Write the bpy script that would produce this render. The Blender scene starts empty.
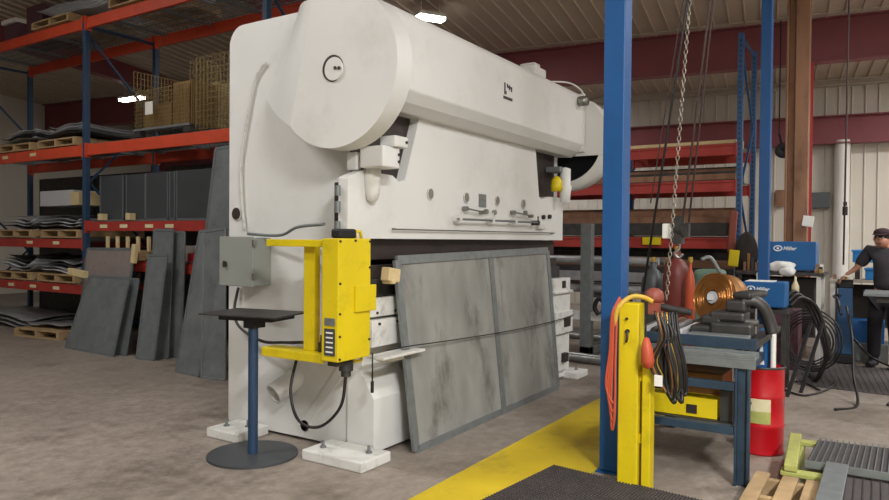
import bpy, bmesh, math, random
from mathutils import Vector, Matrix
random.seed(7)
S = bpy.context.scene
COL = S.collection
PI = math.pi

# ------------------------------------------------------------ materials
def lin(c):
    return tuple((x/12.92 if x <= .04045 else ((x+.055)/1.055)**2.4) for x in c)
def hexc(h):
    return lin(tuple(int(h[i:i+2], 16)/255 for i in (0, 2, 4)))
def mat(name, h, rough=.6, metal=0., var=.12, scale=6., dirt=None, dirt_amt=.0, dscale=3., bump=0., bscale=60., emit=None, es=0., stretch=(1,1,1), spec=.5):
    m = bpy.data.materials.new(name); m.use_nodes = True
    nt = m.node_tree; N = nt.nodes; L = nt.links
    b = N['Principled BSDF']
    c = hexc(h)
    tc = N.new('ShaderNodeTexCoord'); mp = N.new('ShaderNodeMapping'); mp.inputs['Scale'].default_value = stretch
    L.new(tc.outputs['Object'], mp.inputs['Vector'])
    n1 = N.new('ShaderNodeTexNoise'); n1.inputs['Scale'].default_value = scale; n1.inputs['Detail'].default_value = 6
    L.new(mp.outputs[0], n1.inputs['Vector'])
    r1 = N.new('ShaderNodeValToRGB')
    r1.color_ramp.elements[0].position = .3; r1.color_ramp.elements[1].position = .72
    r1.color_ramp.elements[0].color = (*[x*(1-var) for x in c], 1)
    r1.color_ramp.elements[1].color = (*[min(1, x*(1+var)) for x in c], 1)
    L.new(n1.outputs['Fac'], r1.inputs['Fac'])
    out = r1.outputs['Color']
    if dirt:
        n2 = N.new('ShaderNodeTexNoise'); n2.inputs['Scale'].default_value = dscale; n2.inputs['Detail'].default_value = 9
        n2.inputs['Roughness'].default_value = .7
        L.new(mp.outputs[0], n2.inputs['Vector'])
        r2 = N.new('ShaderNodeValToRGB')
        r2.color_ramp.elements[0].position = .52; r2.color_ramp.elements[1].position = .75
        r2.color_ramp.elements[0].color = (0, 0, 0, 1); r2.color_ramp.elements[1].color = (dirt_amt,)*3+(1,)
        L.new(n2.outputs['Fac'], r2.inputs['Fac'])
        mx = N.new('ShaderNodeMixRGB'); mx.inputs[2].default_value = (*hexc(dirt), 1)
        L.new(r2.outputs['Color'], mx.inputs[0]); L.new(out, mx.inputs[1]); out = mx.outputs[0]
    L.new(out, b.inputs['Base Color'])
    b.inputs['Roughness'].default_value = rough; b.inputs['Metallic'].default_value = metal
    b.inputs['Specular IOR Level'].default_value = spec
    if bump:
        n3 = N.new('ShaderNodeTexNoise'); n3.inputs['Scale'].default_value = bscale; n3.inputs['Detail'].default_value = 4
        L.new(mp.outputs[0], n3.inputs['Vector'])
        bp = N.new('ShaderNodeBump'); bp.inputs['Strength'].default_value = bump; bp.inputs['Distance'].default_value = .01
        L.new(n3.outputs['Fac'], bp.inputs['Height']); L.new(bp.outputs[0], b.inputs['Normal'])
    if emit:
        b.inputs['Emission Color'].default_value = (*hexc(emit), 1); b.inputs['Emission Strength'].default_value = es
    return m

def mesh_mat(name, hole, wire, freq=60., axis='diag', rough=.6):
    """woven / perforated sheet: tiny real pattern of the sheet itself"""
    m = mat(name, wire, rough, .2, .1)
    nt = m.node_tree; N = nt.nodes; L = nt.links; b = N['Principled BSDF']
    src = b.inputs['Base Color'].links[0].from_socket
    tc = N.new('ShaderNodeTexCoord')
    v = N.new('ShaderNodeTexVoronoi'); v.inputs['Scale'].default_value = freq; v.inputs['Randomness'].default_value = 0
    L.new(tc.outputs['Object'], v.inputs['Vector'])
    r = N.new('ShaderNodeValToRGB'); r.color_ramp.elements[0].position = .35; r.color_ramp.elements[1].position = .5
    L.new(v.outputs['Distance'], r.inputs['Fac'])
    mx = N.new('ShaderNodeMixRGB'); mx.inputs[1].default_value = (*hexc(hole), 1)
    L.new(r.outputs['Color'], mx.inputs[0]); L.new(src, mx.inputs[2]); L.new(mx.outputs[0], b.inputs['Base Color'])
    return m

M = {}
M['white'] = mat('machine white paint', 'dbdcda', .42, 0, .025, 2.0, 'a8a299', .30, 1.6)
M['whitedirty'] = mat('scuffed white paint', 'd6d6d2', .55, 0, .05, 8, '6a645c', .6, 9.)
M['darkgap'] = mat('oiled steel and gap shade', '3b3230', .5, .3, .2, 5, '1e1a18', .6, 4)  # dark tone also stands in for shade inside gaps, bores and openings
M['black'] = mat('black rubber', '17171a', .6, 0, .1)
M['steel'] = mat('bare steel', '8f8f8c', .38, .8, .15, 12)
M['darksteel'] = mat('dark steel', '4a4948', .5, .6, .2, 9, '2c2622', .5, 6)
M['galv'] = mat('galvanised steel', '7f8586', .5, .45, .12, 14)
M['framegrey'] = mat('grey frame metal', '6f7678', .55, .35, .12, 10)
M['yellow'] = mat('safety yellow paint', 'd9c213', .45, 0, .05, 4, '6e6010', .35, 5)
M['yellowfloor'] = mat('worn yellow floor paint', 'cdb21e', .6, 0, .08, 3, '6f6236', .55, 2.2, .2, 30)
M['blue'] = mat('blue post paint', '17508a', .45, 0, .05, 3, '123a63', .3, 4)
M['rackblue'] = mat('dark blue rack paint', '26405f', .5, 0, .1, 6, '14202e', .5, 5)
M['rackblue2'] = mat('blue rack paint', '2a5580', .5, 0, .1, 6)
M['orange'] = mat('orange rack paint', 'c9492c', .5, 0, .08, 4, '5c2a1e', .45, 3)
M['rackred'] = mat('red rack paint', 'a5352d', .55, 0, .08, 4, '4c1e1a', .45, 3)
M['portal'] = mat('oxide red steel', '7f4248', .6, 0, .08, 2)
M['redcol'] = mat('bright red paint', 'b3262b', .5, 0, .05, 3)
M['rust'] = mat('rusty brown steel', '8f6a52', .75, .05, .2, 5, '3f2a20', .6, 4, .2, 40, stretch=(1,1,.3))
M['wood'] = mat('pallet wood', 'a98e68', .8, 0, .2, 5, '5e4a32', .5, 6, .3, 40, stretch=(1,1,1))
M['woodpale'] = mat('pale wood', 'cdb98c', .75, 0, .12, 6)
M['woodgreen'] = mat('green yellow painted wood', 'a9ad60', .7, 0, .15, 5, '6a6a34', .5, 7)
M['sheet'] = mat('scrap sheet metal', 'a5a6a8', .4, .35, .15, 5, '3c3836', .5, 4)
M['sheetlight'] = mat('bright sheet metal', 'cdcfd3', .35, .25, .06, 4)
M['maroon'] = mat('maroon carton', '5a3a44', .8, 0, .08, 4)
M['brown'] = mat('brown cardboard', '8a6b42', .85, 0, .12, 5)
M['basketwire'] = mat('yellowed wire', '8d7a50', .5, .5, .15, 8)
M['paper'] = mat('white paper', 'e6e6e0', .8, 0, .02)
M['concretelabel'] = mat('tape label', 'd8cfa8', .8, 0, .05)
M['screen'] = mat('fine mesh screen', '747a7b', .55, .25, .14, 5, '454b4d', .5, 7, .25, 400)
M['screenred'] = mat('reddish fine mesh', '8a7f7b', .6, .1, .12, 6, '62524e', .6, 6, .25, 400)
M['panelpat'] = mat('smudged grey sheet', '979894', .55, .2, .20, 4.0, '4f4e49', 1.0, 3.4, stretch=(1,1,.4))
M['darkpanel'] = mat('dark grey sheet', '4a4e52', .5, .3, .08, 3)
M['greybox'] = mat('grey enamel', '8d918b', .45, 0, .04, 3)
M['red'] = mat('glossy red drum paint', 'b91420', .3, 0, .05, 3, '5a0d10', .3, 5)
M['gasred'] = mat('dark red cylinder', '6a2a24', .5, 0, .12, 5)
M['gasorange'] = mat('orange red cylinder', 'b0482a', .5, 0, .1, 5)
M['copper'] = mat('copper wire', 'b98048', .28, .9, .15, 10)
M['copperdull'] = mat('brown spool flange', '94683a', .5, .4, .1, 5)
M['weld'] = mat('welder blue enamel', '1c5f9c', .4, 0, .04, 3)
M['text'] = mat('white lettering', 'e6ecf2', .6, 0, 0)
M['darktext'] = mat('dark lettering', '3a3a3a', .6, 0, 0)
M['rag'] = mat('white cloth', 'e4e4e2', .9, 0, .04, 6)
M['hoseorange'] = mat('orange hose', 'b84e30', .5, 0, .08)
M['hoseyellow'] = mat('yellow cord', 'c9a63a', .5, 0, .1)
M['cable'] = mat('black cable', '1c1a1b', .45, 0, .1)
M['rope'] = mat('dark rope', '4a3a38', .8, 0, .1)
M['chain'] = mat('chain steel', 'a39d90', .4, .7, .1)
M['pendant'] = mat('faded red housing', '8a4638', .55, 0, .1)
M['shirt'] = mat('charcoal shirt', '3a373d', .9, 0, .1)
M['trouser'] = mat('black work trousers', '201f24', .9, 0, .1)
M['skin'] = mat('skin', 'bd8a72', .55, 0, .05)
M['hair'] = mat('dark hair', '2a201c', .8, 0, .1)
M['cap'] = mat('dark maroon cap', '3b262b', .85, 0, .1)
M['boot'] = mat('black boots', '19181a', .6, 0, .1)
M['tarp'] = mat('bright blue plastic', '2f86cf', .4, 0, .08)
M['mattdark'] = mat('dark floor mat', '46403f', .8, 0, .15, 10)
M['whitepipe'] = mat('white pipe', 'd9d8d4', .5, 0, .03)
M['tube'] = mat('lamp diffuser', 'ffffff', .5, emit='fffaf2', es=14.)
M['housing'] = mat('lamp housing', 'd8d8d4', .5, 0, .03)
M['darkclothshade'] = mat('dark oily rag and shade fill', '2c2724', .9, 0, .2)  # also colours the added dark boxes that shade the space under the tables
M['brass'] = mat('brass tool', 'b39542', .4, .6, .1)
M['green'] = mat('faded green case', '5f7a6a', .6, 0, .1)

def concrete():
    m = mat('concrete floor', '9b9188', .5, 0, .12, .9, '5a5148', .9, 1.1, .12, 18)
    nt = m.node_tree; N = nt.nodes; L = nt.links; b = N['Principled BSDF']
    src = b.inputs['Base Color'].links[0].from_socket
    tc = N.new('ShaderNodeTexCoord')
    n = N.new('ShaderNodeTexNoise'); n.inputs['Scale'].default_value = 9; n.inputs['Detail'].default_value = 10; n.inputs['Roughness'].default_value = .75
    L.new(tc.outputs['Object'], n.inputs['Vector'])
    r = N.new('ShaderNodeValToRGB'); r.color_ramp.elements[0].position = .35; r.color_ramp.elements[1].position = .68
    r.color_ramp.elements[0].color = (.62, .60, .57, 1); r.color_ramp.elements[1].color = (1.1, 1.09, 1.07, 1)
    L.new(n.outputs['Fac'], r.inputs['Fac'])
    mx = N.new('ShaderNodeMixRGB'); mx.blend_type = 'MULTIPLY'; mx.inputs[0].default_value = 1
    L.new(src, mx.inputs[1]); L.new(r.outputs['Color'], mx.inputs[2]); L.new(mx.outputs[0], b.inputs['Base Color'])
    # worn smooth patches: roughness variation
    r3 = N.new('ShaderNodeMapRange'); r3.inputs['To Min'].default_value = .35; r3.inputs['To Max'].default_value = .65
    L.new(n.outputs['Fac'], r3.inputs['Value']); L.new(r3.outputs[0], b.inputs['Roughness'])
    return m
M['benchblue'] = mat('worn slate blue steel', '34485a', .5, .3, .2, 7, '262626', .7, 5)
M['concrete'] = concrete()
M['wall'] = mat('off white wall panel', 'cdc8bd', .6, 0, .04, .8)
M['ceil'] = mat('beige ceiling panel', 'b8aa9a', .7, 0, .05, .8)
M['girt'] = mat('pale girt', 'b9b0a2', .6, 0, .05)

# ------------------------------------------------------------ mesh builder
class MB:
    def __init__(s): s.v = []; s.f = []; s.sm = []; s.mi = []; s.cur = 0
    def add(s, vs, fs, smooth=False):
        o = len(s.v); s.v += [tuple(v) for v in vs]
        for f in fs: s.f.append(tuple(i+o for i in f)); s.sm.append(smooth); s.mi.append(s.cur)
        return s
    def box(s, x0, y0, z0, x1, y1, z1):
        v = [(x, y, z) for z in (z0, z1) for y in (y0, y1) for x in (x0, x1)]
        return s.add(v, [(0,2,3,1), (4,5,7,6), (0,1,5,4), (2,6,7,3), (0,4,6,2), (1,3,7,5)])
    def obox(s, c, size, R=None):
        hx, hy, hz = [q/2 for q in size]; c = Vector(c)
        R = R or Matrix.Identity(3)
        v = [c + R @ Vector((x, y, z)) for z in (-hz, hz) for y in (-hy, hy) for x in (-hx, hx)]
        return s.add(v, [(0,2,3,1), (4,5,7,6), (0,1,5,4), (2,6,7,3), (0,4,6,2), (1,3,7,5)])
    def bar(s, a, b, w, h=None, up=(0,0,1)):
        """rectangular bar from a to b"""
        a = Vector(a); b = Vector(b); d = (b-a); L = d.length; d.normalize(); u = Vector(up)
        if abs(d.dot(u)) > .95: u = Vector((0,1,0)) if abs(d.y) < .9 else Vector((1,0,0))
        sd = d.cross(u).normalized(); u = sd.cross(d).normalized()
        R = Matrix((d, sd, u)).transposed()
        return s.obox((a+b)/2, (L, w, h or w), R)
    def ring(s, c, d, r, n):
        d = Vector(d).normalized(); t = Vector((0,0,1)) if abs(d.z) < .9 else Vector((1,0,0))
        a = d.cross(t).normalized(); b = d.cross(a).normalized(); c = Vector(c)
        return [c + a*(r*math.cos(2*PI*i/n)) + b*(r*math.sin(2*PI*i/n)) for i in range(n)]
    def tube(s, pts, r, n=8, closed=False, caps=True):
        pts = [Vector(p) for p in pts]; m = len(pts); vs = []
        rr = r if isinstance(r, (list, tuple)) else [r]*m
        # parallel-transported frame
        if closed: dirs = [(pts[(i+1) % m]-pts[i-1]).normalized() for i in range(m)]
        else: dirs = [(pts[min(i+1, m-1)]-pts[max(i-1, 0)]).normalized() for i in range(m)]
        d = dirs[0]; t = Vector((0,0,1)) if abs(d.z) < .9 else Vector((1,0,0))
        a = d.cross(t).normalized()
        for i in range(m):
            d = dirs[i]; a = (a - d*a.dot(d)).normalized(); b = d.cross(a)
            for k in range(n):
                vs.append(pts[i] + a*(rr[i]*math.cos(2*PI*k/n)) + b*(rr[i]*math.sin(2*PI*k/n)))
        fs = []
        for i in range(m if closed else m-1):
            j = (i+1) % m
            for k in range(n):
                l = (k+1) % n; fs.append((i*n+k, i*n+l, j*n+l, j*n+k))
        s.add(vs, fs, True)
        if caps and not closed:
            o = len(s.v)-m*n
            s.f.append(tuple(o+k for k in reversed(range(n)))); s.sm.append(False); s.mi.append(s.cur)
            s.f.append(tuple(o+(m-1)*n+k for k in range(n))); s.sm.append(False); s.mi.append(s.cur)
        return s
    def cyl(s, a, b, r, n=24, r2=None):
        ra = s.ring(a, Vector(b)-Vector(a), r, n); rb = s.ring(b, Vector(b)-Vector(a), r if r2 is None else r2, n)
        s.add(ra+rb, [(k, (k+1) % n, n+(k+1) % n, n+k) for k in range(n)], True)
        s.add(ra, [tuple(reversed(range(n)))]); s.add(rb, [tuple(range(n))])
        return s
    def lathe(s, c, prof, n=32, d=(0,0,1)):
        """prof: (radius, height) along direction d"""
        d = Vector(d).normalized(); c = Vector(c); vs = []
        for r, h in prof: vs += s.ring(c+d*h, d, max(r, 1e-4), n)
        fs = [(i*n+k, i*n+(k+1) % n, (i+1)*n+(k+1) % n, (i+1)*n+k) for i in range(len(prof)-1) for k in range(n)]
        return s.add(vs, fs, True)
    def prism(s, pts, ax, lo, hi, smooth=False):
        """polygon pts in the plane normal to ax, extruded lo..hi"""
        def P(p, q):
            return {'x': (q, p[0], p[1]), 'y': (p[0], q, p[1]), 'z': (p[0], p[1], q)}[ax]
        n = len(pts)
        A = [P(p, lo) for p in pts]; B = [P(p, hi) for p in pts]
        s.add(A+B, [(k, (k+1) % n, n+(k+1) % n, n+k) for k in range(n)], smooth)
        s.add(A, [tuple(reversed(range(n)))]); s.add(B, [tuple(range(n))])
        return s
    def build(s, name, m, parent=None, bevel=0, seg=2, loc=None, smooth_all=False):
        me = bpy.data.meshes.new(name)
        org = Vector(loc) if loc else Vector((0,0,0))
        me.from_pydata([tuple(Vector(v)-org) for v in s.v], [], s.f); me.update()
        ms = m if isinstance(m, list) else [m]
        for q in ms: me.materials.append(M[q] if isinstance(q, str) else q)
        for p, sm, mi in zip(me.polygons, s.sm, s.mi):
            p.use_smooth = sm or smooth_all; p.material_index = mi
        bm = bmesh.new(); bm.from_mesh(me)
        if not smooth_all:
            bmesh.ops.remove_doubles(bm, verts=bm.verts, dist=1e-5) if len(bm.verts) < 20 else None
        bmesh.ops.recalc_face_normals(bm, faces=bm.faces); bm.to_mesh(me); bm.free()
        o = bpy.data.objects.new(name, me); COL.objects.link(o)
        if bevel:
            md = o.modifiers.new('bevel', 'BEVEL'); md.width = bevel; md.segments = seg; md.limit_method = 'ANGLE'; md.angle_limit = .6
            md.harden_normals = False
        if parent is not None:
            o.parent = parent; o.location = org - Vector(parent_world(parent))
        else: o.location = org
        return o
def parent_world(p):
    l = Vector((0,0,0))
    while p is not None: l += p.location; p = p.parent
    return l
def tag(o, label, cat, group=None, kind=None):
    if label: o['label'] = label
    if cat: o['category'] = cat
    if group: o['group'] = group
    if kind: o['kind'] = kind
    return o
def thing(name, label, cat, loc=(0,0,0), group=None):
    o = bpy.data.objects.new(name, None); COL.objects.link(o); o.location = loc; o.empty_display_size = .1
    return tag(o, label, cat, group)
def copy_tree(o, parent=None):
    c = o.copy(); COL.objects.link(c)
    if parent is not None: c.parent = parent
    for ch in list(o.children): copy_tree(ch, c)
    return c
def arc(cx, cy, r, a0, a1, n, ry=None):
    return [(cx+r*math.cos(math.radians(a0+(a1-a0)*i/n)), cy+(ry or r)*math.sin(math.radians(a0+(a1-a0)*i/n))) for i in range(n+1)]
def spline(pts, n=8):
    """Catmull-Rom through points"""
    P = [Vector(p) for p in pts]; P = [P[0]*2-P[1]]+P+[P[-1]*2-P[-2]]; out = []
    for i in range(1, len(P)-2):
        for k in range(n):
            t = k/n
            out.append(.5*((2*P[i])+(P[i+1]-P[i-1])*t+(2*P[i-1]-5*P[i]+4*P[i+1]-P[i+2])*t*t+(3*P[i]-P[i-1]-3*P[i+1]+P[i+2])*t**3))
    out.append(P[-2]); return out

# ------------------------------------------------------------ camera
cam = bpy.data.cameras.new('camera'); co = bpy.data.objects.new('camera', cam); COL.objects.link(co)
yaw, pit, rol = math.radians(32.5), math.radians(.88), math.radians(.5)
fw = Vector((math.cos(yaw)*math.cos(pit), math.sin(yaw)*math.cos(pit), -math.sin(pit)))
rt0 = Vector((math.sin(yaw), -math.cos(yaw), 0)); up0 = rt0.cross(fw)
rt = rt0*math.cos(rol)+up0*math.sin(rol); up = up0*math.cos(rol)-rt0*math.sin(rol)
Rm = Matrix((rt, up, -fw)).transposed()
co.matrix_world = Matrix.Translation((0, 0, 1.6)) @ Rm.to_4x4()
cam.sensor_width = 36; cam.lens = 36*700/889; cam.clip_start = .05; cam.clip_end = 100
S.camera = co

# ------------------------------------------------------------ building shell (turned 7.4 degrees from the press)
A = math.radians(7.4)
def B(u, n, z): return (n*math.cos(A)-u*math.sin(A), n*math.sin(A)+u*math.cos(A), z)
U0, U1, N0, N1 = -7., 19., -6., 17.5
def ceil_z(n): return 5.45+.085*(13.5-n) if n > 0 else 5.45+.085*13.5
def slab(mb, c8): return mb.add(c8, [(0,1,2,3), (7,6,5,4), (0,4,5,1), (1,5,6,2), (2,6,7,3), (3,7,4,0)])
def struct(o): o['kind'] = 'structure'; return o
def quadslab(name, m, q, t):
    """q: four B-points, t: offset vector"""
    mb = MB(); t = Vector(t)
    slab(mb, [Vector(p) for p in q]+[Vector(p)+t for p in q]); return struct(mb.build(name, m))
quadslab('floor', 'concrete', [B(U0,N0,0), B(U1,N0,0), B(U1,N1,0), B(U0,N1,0)], (0,0,-.1))
def corrugated(name, m, p, n_rib, depth=.03):
    """p(u,w,d): surface point; ribs repeat along u"""
    mb = MB(); prof = []
    du = (U1-U0)/n_rib
    for i in range(n_rib):
        u = U0+i*du
        prof += [(u, 0), (u+du*.86, 0), (u+du*.90, depth), (u+du*.96, depth)]
    prof.append((U1, 0))
    vs = [p(u, 0, d) for u, d in prof]+[p(u, 1, d) for u, d in prof]
    k = len(prof); mb.add(vs, [(i, i+1, k+i+1, k+i) for i in range(k-1)])
    return struct(mb.build(name, m))
corrugated('wall_back', 'wall', lambda u, w, d: B(u, N1-d, 5.15*w), 104)
corrugated('ceiling', 'ceil', lambda u, w, d: B(u, (N1 if w else N0), ceil_z(N1 if w else N0)-d), 104)
corrugated('wall_front', 'wall', lambda u, w, d: B(u, N0+d, ceil_z(N0)*w), 60)
for nm, u in (('wall_right', U0), ('wall_left', U1)):
    s_ = -1 if u == U0 else 1; t_ = Vector(B(s_*.05, 0, 0))
    quadslab(nm, 'wall', [B(u,N0,0), B(u,N1,0), B(u,N1,6.7), B(u,N0,6.7)], t_)
# steel framing
def ibeam(name, m, n, z0, z1, fl=.22, u0=U0, u1=U1):
    mb = MB(); t = .025
    for (na, nb, za, zb) in ((n-fl/2, n+fl/2, z0, z0+t), (n-fl/2, n+fl/2, z1-t, z1), (n-.012, n+.012, z0+t, z1-t)):
        slab(mb, [B(u0,na,za), B(u1,na,za), B(u1,nb,za), B(u0,nb,za), B(u0,na,zb), B(u1,na,zb), B(u1,nb,zb), B(u0,nb,zb)])
    return struct(mb.build(name, m))
ibeam('trim_1', 'portal', 13.4, 4.62, 5.36)
ibeam('trim_2', 'portal', 17.2, 3.72, 4.32, .3)
ibeam('trim_3', 'girt', 17.3, 4.98, 5.12, .2)
ibeam('trim_4', 'girt', 13.2, 5.36, 5.42, .2)
ibeam('trim_5', 'girt', 8.6, 5.72, 5.8, .12)
ibeam('trim_6', 'girt', 4.4, 6.0, 6.1, .12)
ibeam('trim_7', 'girt', 15.4, 5.12, 5.24, .12)
for i, u in enumerate((7.2, 13.2)):                       # rafters over the left racks
    mb = MB(); slab(mb, [B(u,N0,ceil_z(N0)-.55), B(u+.2,N0,ceil_z(N0)-.55), B(u+.2,N1,ceil_z(N1)-.4), B(u,N1,ceil_z(N1)-.4),
                         B(u,N0,ceil_z(N0)-.02), B(u+.2,N0,ceil_z(N0)-.02), B(u+.2,N1,ceil_z(N1)-.02), B(u,N1,ceil_z(N1)-.02)])
    struct(mb.build('trim_%d' % (8+i), 'portal'))
def hcolumn(name, m, u, n, z1, w, d):
    mb = MB(); t = .02
    for (ua, ub, na, nb) in ((u-w/2, u+w/2, n-d/2, n-d/2+t), (u-w/2, u+w/2, n+d/2-t, n+d/2), (u-t/2, u+t/2, n-d/2+t, n+d/2-t)):
        slab(mb, [B(ua,na,0), B(ub,na,0), B(ub,nb,0), B(ua,nb,0), B(ua,na,z1), B(ub,na,z1), B(ub,nb,z1), B(ua,nb,z1)])
    return struct(mb.build(name, m))
hcolumn('trim_10', 'redcol', -.52, 13.4, 4.62, .13, .3)
# brown weathered column in front, sided boards and a conduit
mb = MB(); c = Vector((11.3, 1.17, 0))
mb.box(c.x-.11, c.y-.16, 0, c.x+.11, c.y+.02, 5.6); mb.box(c.x-.05, c.y+.02, 0, c.x+.05, c.y+.11, 5.6); mb.box(c.x-.1, c.y+.11, 0, c.x+.1, c.y+.14, 5.6)
struct(mb.build('trim_11', 'rust', bevel=.01))

# ------------------------------------------------------------ lights
def strip_light(p, q, power, label, size_w=.35, group='strip lights under the ceiling'):
    p = Vector(p); q = Vector(q); c = (p+q)/2
    t = thing('strip_light', label, 'light', tuple(c), group)
    mb = MB(); mb.bar(p, q, size_w*.7, .05); mb.build('housing', 'housing', t)
    mb = MB()
    off = Vector((0,0,-.05))
    mb.bar(p+off, q+off, size_w*.5, .045); mb.build('diffuser', 'tube', t)
    for e in (p.lerp(q, .15), p.lerp(q, .85)):
        mb = MB(); mb.cyl(e, (e.x, e.y, ceil_z(e.x*math.cos(A)+e.y*math.sin(A))-.03), .008, 6); mb.build('hanger', 'housing', t)
    ld = bpy.data.lights.new('lamp', 'AREA'); ld.shape = 'RECTANGLE'; ld.size = (q-p).length; ld.size_y = size_w
    ld.energy = power; ld.color = (1, .985, .965)
    lo = bpy.data.objects.new('lamp', ld); COL.objects.link(lo); lo.parent = t
    d = (q-p).normalized(); zz = Vector((0,0,1)); lo.matrix_local = Matrix.Translation((0,0,-.085)) @ Matrix((d, zz.cross(d), zz)).transposed().to_4x4()
    return t
strip_light((-1.5,-2.8,4.9), (.3,-2.8,4.9), 880, 'long strip light hanging behind the viewpoint', .5)
strip_light((1.6,-1.0,5.5), (4.0,-1.0,5.5), 110, 'strip light hanging to the right of the blue post')
strip_light((9.55,6.66,5.33), (9.95,6.40,5.33), 60, 'glowing strip light seen just over the top of the white press')
strip_light((1.0,5.2,5.7), (1.0,7.6,5.7), 190, 'strip light hanging over the open floor left of the press')
strip_light((3.4,9.0,5.6), (3.4,11.4,5.6), 35, 'strip light hanging in front of the left pallet rack')
strip_light((9.9,14.6,4.86), (9.9,15.4,4.86), 14, 'strip light glowing behind the left pallet rack')
strip_light((8.0,-2.2,5.3), (10.2,-2.2,5.3), 200, 'strip light over the welding area, right of the worker')
strip_light((14.6,-4.4,5.0), (14.6,-1.8,5.0), 280, 'strip light before the far panel wall on the right')
strip_light((14.6,6.2,4.9), (14.6,8.6,4.9), 60, 'strip light beyond the red rack near the back wall')

# ------------------------------------------------------------ PRESS BRAKE
pb = thing('press_brake', 'huge white mechanical press brake machine with a big round wheel cover', 'press brake machine', (4.05, 3.2, 0))
def side_frame(x0, x1, name='side_frame'):
    mb = MB()
    # profile (Y, Z): tall C frame, throat above the bed, chamfered toe
    pts = [(3.20,.025), (4.74,.025), (4.76,.05), (4.76,3.22)] + arc(4.60, 3.22, .16, 0, 90, 6)[1:] + [(3.3,3.38), (3.3,2.0), (3.40,1.95), (3.40,1.42), (3.30,1.3), (3.30,.62), (3.20,.45)]
    mb.prism(pts, 'x', x0, x1)
    return mb.build(name, 'white', pb, bevel=.012)
sf = side_frame(4.05, 4.17); side_frame(7.50, 7.62)
# lower front corner plates
for x0_, x1_ in ((4.03,4.50), (7.10,7.62)):
    mb = MB(); mb.prism([(3.17,.025), (3.17,.42), (3.30,.62), (3.42,.62), (3.42,.025)], 'x', x0_, x1_); mb.build('corner_plate', 'white', pb, bevel=.008)
mb = MB(); mb.prism([(3.36,.70), (3.9,.03), (4.0,.03), (3.40,.78)], 'x', 4.035, 4.05); mb.build('gusset', 'white', pb, bevel=.004)
# access holes in the frame
for (y, z, r) in ((4.66,1.80,.05), (3.86,.125,.045)):
    mb = MB(); mb.cyl((4.035,y,z), (4.06,y,z), r, 20); mb.build('bore', 'darkgap', pb)
    mb = MB(); mb.tube([(4.045, y+r*1.05*math.cos(a), z+r*1.05*math.sin(a)) for a in [i*PI/10 for i in range(20)]], .008, 6, closed=True); mb.build('bore_rim', 'whitedirty', pb)
# round access tube poking from the side near the foot
mb = MB(); mb.lathe((4.08,3.96,.50), [(.001,.02), (.085,0), (.085,-.26), (.07,-.26), (.07,-.06), (.001,-.05)], 24, (.75,-.18,.38)); mb.build('access_tube', 'white', pb)
# bed
mb = MB(); mb.box(4.17,3.30,.06,7.50,3.5,1.29); mb.build('bed', 'white', pb, bevel=.01)
mb = MB(); mb.box(4.02,3.2,1.02,7.62,3.30,1.16); mb.build('bed_rail', 'whitedirty', pb, bevel=.006)
mb = MB(); mb.box(4.02,3.18,.80,7.60,3.30,1.0); mb.build('bed_rail', 'whitedirty', pb, bevel=.006)
for x in (4.10, 4.32, 7.2, 7.45):
    for z in (.97, 1.05): mb = MB(); mb.cyl((x,3.168 if z < 1 else 3.19,z), (x,3.2,z), .010, 10); mb.build('bolt', 'darkgap', pb)
mb = MB(); mb.box(4.06,3.24,1.17,7.58,3.40,1.30); mb.build('die_holder', 'darksteel', pb, bevel=.005)
mb = MB(); mb.box(4.10,3.27,1.30,7.55,3.37,1.40); mb.build('lower_die', 'darkgap', pb, bevel=.005)
mb = MB(); mb.box(4.10,3.29,1.44,7.52,3.34,1.598); mb.build('upper_punch', 'darkgap', pb, bevel=.005)
mb = MB(); mb.box(4.17,3.42,.2,7.50,3.46,1.6); mb.build('back_gauge_plate', 'darkgap', pb)
# ledge bracket
mb = MB(); mb.box(3.90,2.98,.745,4.42,3.14,.765); mb.prism([(3.95,.745), (4.3,.745), (4.3,.70), (4.05,.70)], 'y', 3.06, 3.14); mb.build('ledge_bracket', 'whitedirty', pb, bevel=.004)
# right pedestal in front of the bed
mb = MB(); mb.box(7.15,3.12,.60,7.62,3.22,1.17); mb.box(7.13,3.09,1.0,7.64,3.22,1.03); mb.box(7.15,3.09,.55,7.63,3.12,.8)
mb.prism([(7.2,.12), (7.62,.12), (7.62,.55), (7.15,.55)], 'y', 3.13, 3.22); mb.build('pedestal', 'whitedirty', pb, bevel=.008)
for (x,z,w,h) in ((7.46,.67,.18,.10), (7.45,.27,.10,.10), (7.42,1.10,.09,.08)):
    mb = MB(); mb.box(x-w/2,3.083,z-h/2,x+w/2,3.10 if z > .5 else 3.135,z+h/2) if z < .9 else mb.box(x-w/2,3.112,z-h/2,x+w/2,3.125,z+h/2)
    mb.build('opening', 'darkgap', pb)
# feet
for (x0,x1,y0,y1) in ((3.69,4.02,3.0,3.56), (3.69,4.02,4.24,4.60), (7.58,7.90,3.0,3.4), (7.5,7.9,4.3,4.8)):
    mb = MB(); mb.box(x0,y0,0,x1,y1,.078); ft = mb.build('base_foot', 'whitedirty', pb, bevel=.012)
    for (bx, by) in ((x0+.20, y0+.10), (x0+.12, y1-.10)):
        mb = MB(); mb.cyl((bx,by,.07), (bx,by,.088), .024, 12); mb.cyl((bx,by,.08), (bx,by,.13), .011, 10); mb.build('anchor_bolt', 'galv', ft)
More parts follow.
